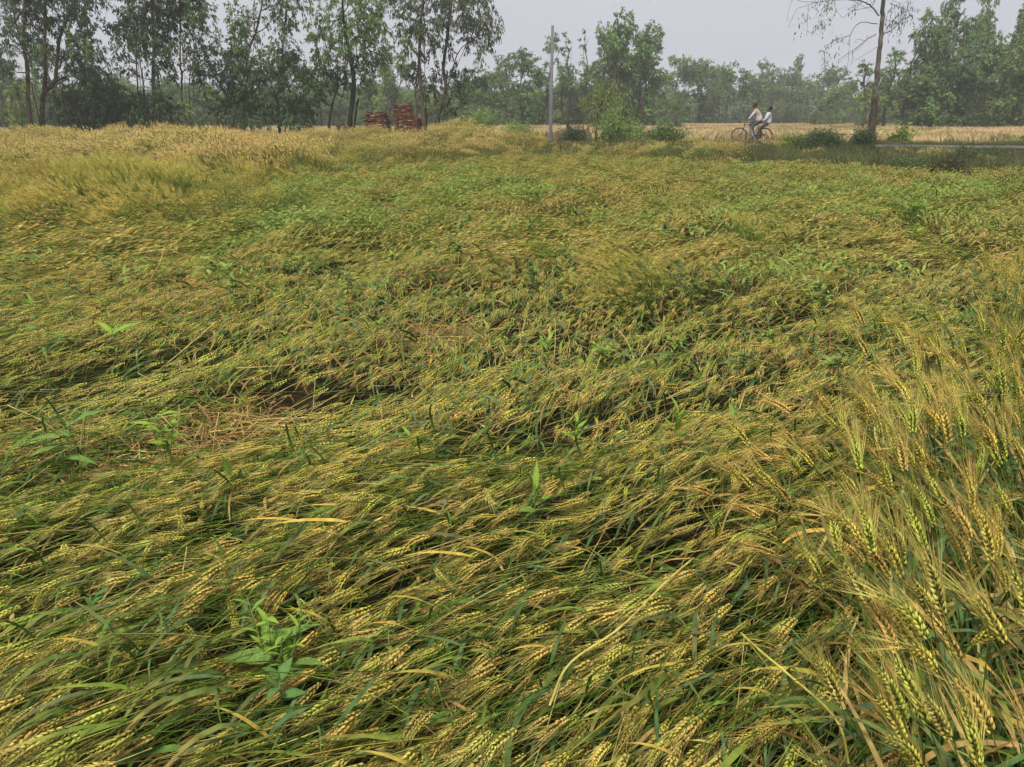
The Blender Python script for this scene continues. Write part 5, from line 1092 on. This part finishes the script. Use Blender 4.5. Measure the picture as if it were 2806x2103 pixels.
M_SKIN = solid('skin', (.13, .07, .045), .55, var=.1); M_HAIR = solid('hair', (.008, .007, .007), .5); M_SHOE = solid('shoe', (.04, .03, .025), .6)
def person(label, pose, shirt, trousers):
    e = bpy.data.objects.new('person', None); COL.objects.link(e); e.matrix_world = Matrix.Translation(bike_loc) @ BR; tag(e, label, 'person')
    v = {k: np.array(p) for k, p in pose.items()}; L_ = lambda a, b, f: tuple(v[a] * (1 - f) + v[b] * f)
    hip, chest, neck, head = v['hip'], v['chest'], v['neck'], v['head']; T = tuple
    ch = [[(T(hip), .085), (T(hip * .5 + chest * .5), .085), (T(chest), .10), (T(neck), .05), (T(head * .6 + neck * .4), .05)]]
    body = [ch[0]]
    for s_ in ('l', 'r'):
        body.append([(T(hip), .085), (T(v['hipj_' + s_]), .07), (L_('hipj_' + s_, 'knee_' + s_, .5), .068), (T(v['knee_' + s_]), .05), (L_('knee_' + s_, 'ank_' + s_, .35), .048), (T(v['ank_' + s_]), .033), (T(v['toe_' + s_]), .028)])
        body.append([(T(chest), .10), (T(v['sho_' + s_]), .055), (L_('sho_' + s_, 'elb_' + s_, .5), .046), (T(v['elb_' + s_]), .037), (L_('elb_' + s_, 'wri_' + s_, .4), .036), (T(v['wri_' + s_]), .024), (T(v['hand_' + s_]), .03)])
    me_body = skin_mesh('body', body)
    fwd = v['face'] / np.linalg.norm(v['face']); up = nrm(head - neck) * .4 + np.array([0, 0, .6]); up /= np.linalg.norm(up); sd = np.cross(up, fwd)
    P = lambda f, u, s_=0: T(head + fwd * f + up * u + sd * s_)
    me_head = skin_mesh('head', [[(P(-.015, .045), (.09, .095)), (P(.005, -.02), (.08, .085)), (P(.03, -.095), (.055, .05))], [(P(.005, -.02), (.07, .075)), (P(.075, -.005), .022), (P(.098, -.022), .014)],
                                 [(P(.005, -.02), (.07, .075)), (P(0, -.01, .075), .018), (P(-.005, .005, .088), .02)], [(P(.005, -.02), (.07, .075)), (P(0, -.01, -.075), .018), (P(-.005, .005, -.088), .02)]])
    fingers = []
    for s_ in ('l', 'r'):
        h = v['hand_' + s_]; w_ = v['wri_' + s_]; d = nrm(h - w_); lat = nrm(np.cross(d, [0.1, 0, 1])); dn = np.cross(lat, d); dn = dn if dn[2] < 0 else -dn
        for k, ln in enumerate((.062, .072, .068, .052)):
            b0 = h + lat * (-.03 + .02 * k) + d * .015; fingers.append(skin_mesh('f', [[(T(b0), .0095), (T(b0 + d * ln * .45), .009), (T(b0 + d * ln * .6 + dn * ln * .4), .0085), (T(b0 + d * ln * .3 + dn * ln * .65), .008)]], 1))
        b0 = h - lat * .035; fingers.append(skin_mesh('f', [[(T(b0 - d * .01), .011), (T(b0 - lat * .02 + d * .02), .01), (T(b0 - lat * .015 + d * .045 + dn * .02), .009)]], 1))
    body_o = link('body', joined_skins('body', [me_body, me_head] + fingers), M_SKIN, e)
    hair = skin_mesh('hair', [[(P(.015, .09), (.095, .095)), (P(-.03, .065), (.112, .112)), (P(-.05, .0), (.092, .095)), (P(-.045, -.06), (.065, .07))]]); link('hair', hair, M_HAIR, e)
    fm = MB()
    for s_ in (-1, 1):
        c = np.array(P(.068, .012, s_ * .032)); fm.box(c, (.012, .022, .008), (.01, .01, .01))
    fm.box(np.array(P(.07, -.062)), (.012, .045, .009), (.09, .03, .03)); link('face_features', fm.mesh('face_features'), M_HAIR, e)
    g_ = .016
    sh = [[(T(hip - np.array([.01, 0, .09])), (.19, .19)), (T(hip * .7 + chest * .3), (.185, .185)), (T(hip * .35 + chest * .65), (.175, .18)), (T(chest), (.17, .18)), (T(chest * .35 + neck * .65), .075)]]
    for s_ in ('l', 'r'):
        end = 'wri_' if v.get('sleeve', np.array([1]))[0] > .5 else 'elb_'
        c_ = [(T(chest), (.17, .18)), (T(v['sho_' + s_]), .092), (L_('sho_' + s_, 'elb_' + s_, .5), .075), (T(v['elb_' + s_]), .062)]
        if end == 'wri_': c_ += [(L_('elb_' + s_, 'wri_' + s_, .5), .048), (L_('elb_' + s_, 'wri_' + s_, .93), .04)]
        sh.append(c_)
    link('shirt', skin_mesh('shirt', sh), shirt, e)
    tr = [[(T(hip + np.array([0, 0, .06])), (.12, .14)), (T(hip), (.13, .145))]]
    for s_ in ('l', 'r'): tr.append([(T(hip), (.13, .145)), (T(v['hipj_' + s_]), .098), (L_('hipj_' + s_, 'knee_' + s_, .5), .085), (T(v['knee_' + s_]), .07), (L_('knee_' + s_, 'ank_' + s_, .5), .066), (L_('knee_' + s_, 'ank_' + s_, .95), .058)])
    link('trousers', skin_mesh('trousers', tr), trousers, e)
    for s_ in ('l', 'r'): link('shoe', skin_mesh('shoe', [[(T(v['ank_' + s_] + np.array([-.04, 0, -.055])), .036), (L_('ank_' + s_, 'toe_' + s_, .6), .04), (T(v['toe_' + s_] + np.array([.03, 0, 0])), .032)]]), M_SHOE, e)
    return e
def cloth_two(name, c1, c2, z0, z1):
    """cloth with a tan yoke over the shoulders above z0"""
    m, N, L, out = mat_base(name); tc = N.new('ShaderNodeTexCoord'); sx = N.new('ShaderNodeSeparateXYZ'); L.new(tc.outputs['Object'], sx.inputs[0])
    nz_ = N.new('ShaderNodeTexNoise'); nz_.inputs['Scale'].default_value = 9; ad = N.new('ShaderNodeMath'); ad.operation = 'MULTIPLY_ADD'; ad.inputs[1].default_value = .08; L.new(nz_.outputs['Fac'], ad.inputs[0]); L.new(sx.outputs['Z'], ad.inputs[2])
    mr = N.new('ShaderNodeMapRange'); mr.inputs['From Min'].default_value = z0; mr.inputs['From Max'].default_value = z1; L.new(ad.outputs[0], mr.inputs[0])
    mx_ = N.new('ShaderNodeMix'); mx_.data_type = 'RGBA'; mx_.inputs[6].default_value = (*c1, 1); mx_.inputs[7].default_value = (*c2, 1); L.new(mr.outputs[0], mx_.inputs[0])
    p = N.new('ShaderNodeBsdfPrincipled'); p.inputs['Roughness'].default_value = .9; L.new(mx_.outputs[2], p.inputs['Base Color']); L.new(p.outputs[0], out.inputs[0]); return m
person('person in a cream shirt with tan shoulders pedalling the bicycle', dict(hip=(-.2, 0, 1.0), chest=(-.06, 0, 1.36), neck=(-.0, 0, 1.52), head=(.06, 0, 1.645), face=(1, .12, -.12),
    hipj_l=(-.17, .1, .96), hipj_r=(-.17, -.1, .96), knee_l=(.14, .12, .70), knee_r=(.2, -.12, .82), ank_l=(.0, .12, .27), ank_r=(.0, -.12, .56), toe_l=(.14, .13, .20), toe_r=(.14, -.13, .48),
    sho_l=(-.03, .18, 1.44), sho_r=(-.03, -.18, 1.44), elb_l=(.13, .25, 1.22), elb_r=(.13, -.25, 1.22), wri_l=(.27, .26, 1.04), wri_r=(.27, -.26, 1.04), hand_l=(.31, .26, 1.005), hand_r=(.31, -.26, 1.005)),
    cloth_two('cream_cotton', (.55, .52, .47), (.50, .37, .27), 1.37, 1.45), cloth_two('blue_denim', (.20, .28, .42), (.07, .07, .09), .55, .85))
person('person in a white shirt riding behind on the carrier', dict(hip=(-.56, 0, .90), chest=(-.58, 0, 1.22), neck=(-.6, 0, 1.37), head=(-.58, 0, 1.49), face=(1, .25, -.1),
    hipj_l=(-.52, .1, .87), hipj_r=(-.52, -.1, .87), knee_l=(-.22, .2, .66), knee_r=(-.25, -.2, .68), ank_l=(-.3, .2, .30), ank_r=(-.34, -.2, .32), toe_l=(-.17, .21, .24), toe_r=(-.2, -.21, .26),
    sho_l=(-.58, .17, 1.30), sho_r=(-.58, -.17, 1.30), elb_l=(-.48, .22, 1.06), elb_r=(-.48, -.22, 1.06), wri_l=(-.33, .17, .99), wri_r=(-.33, -.17, .99), hand_l=(-.29, .15, 1.0), hand_r=(-.29, -.15, 1.0), sleeve=(1, 0, 0)),
    solid('white_cotton', (.58, .56, .57), .9, var=.08), cloth_two('dark_trousers', (.05, .05, .065), (.07, .065, .075), .3, .8))

# ------------------------------------------------------------------ haze in the air
M_HAZE, N, L, out = mat_base('haze')
pv = N.new('ShaderNodeVolumePrincipled'); pv.inputs['Color'].default_value = (.96, .975, 1, 1); pv.inputs['Density'].default_value = .0012; pv.inputs['Anisotropy'].default_value = .1
L.new(pv.outputs[0], out.inputs['Volume'])
mb = MB(); mb.box((0, 40, 14.0), (960, 860, 32), (1, 1, 1)); hz = link('haze', mb.mesh('haze'), M_HAZE); tag(hz, 'thin pale haze in the air over the whole field', 'haze', kind='stuff')
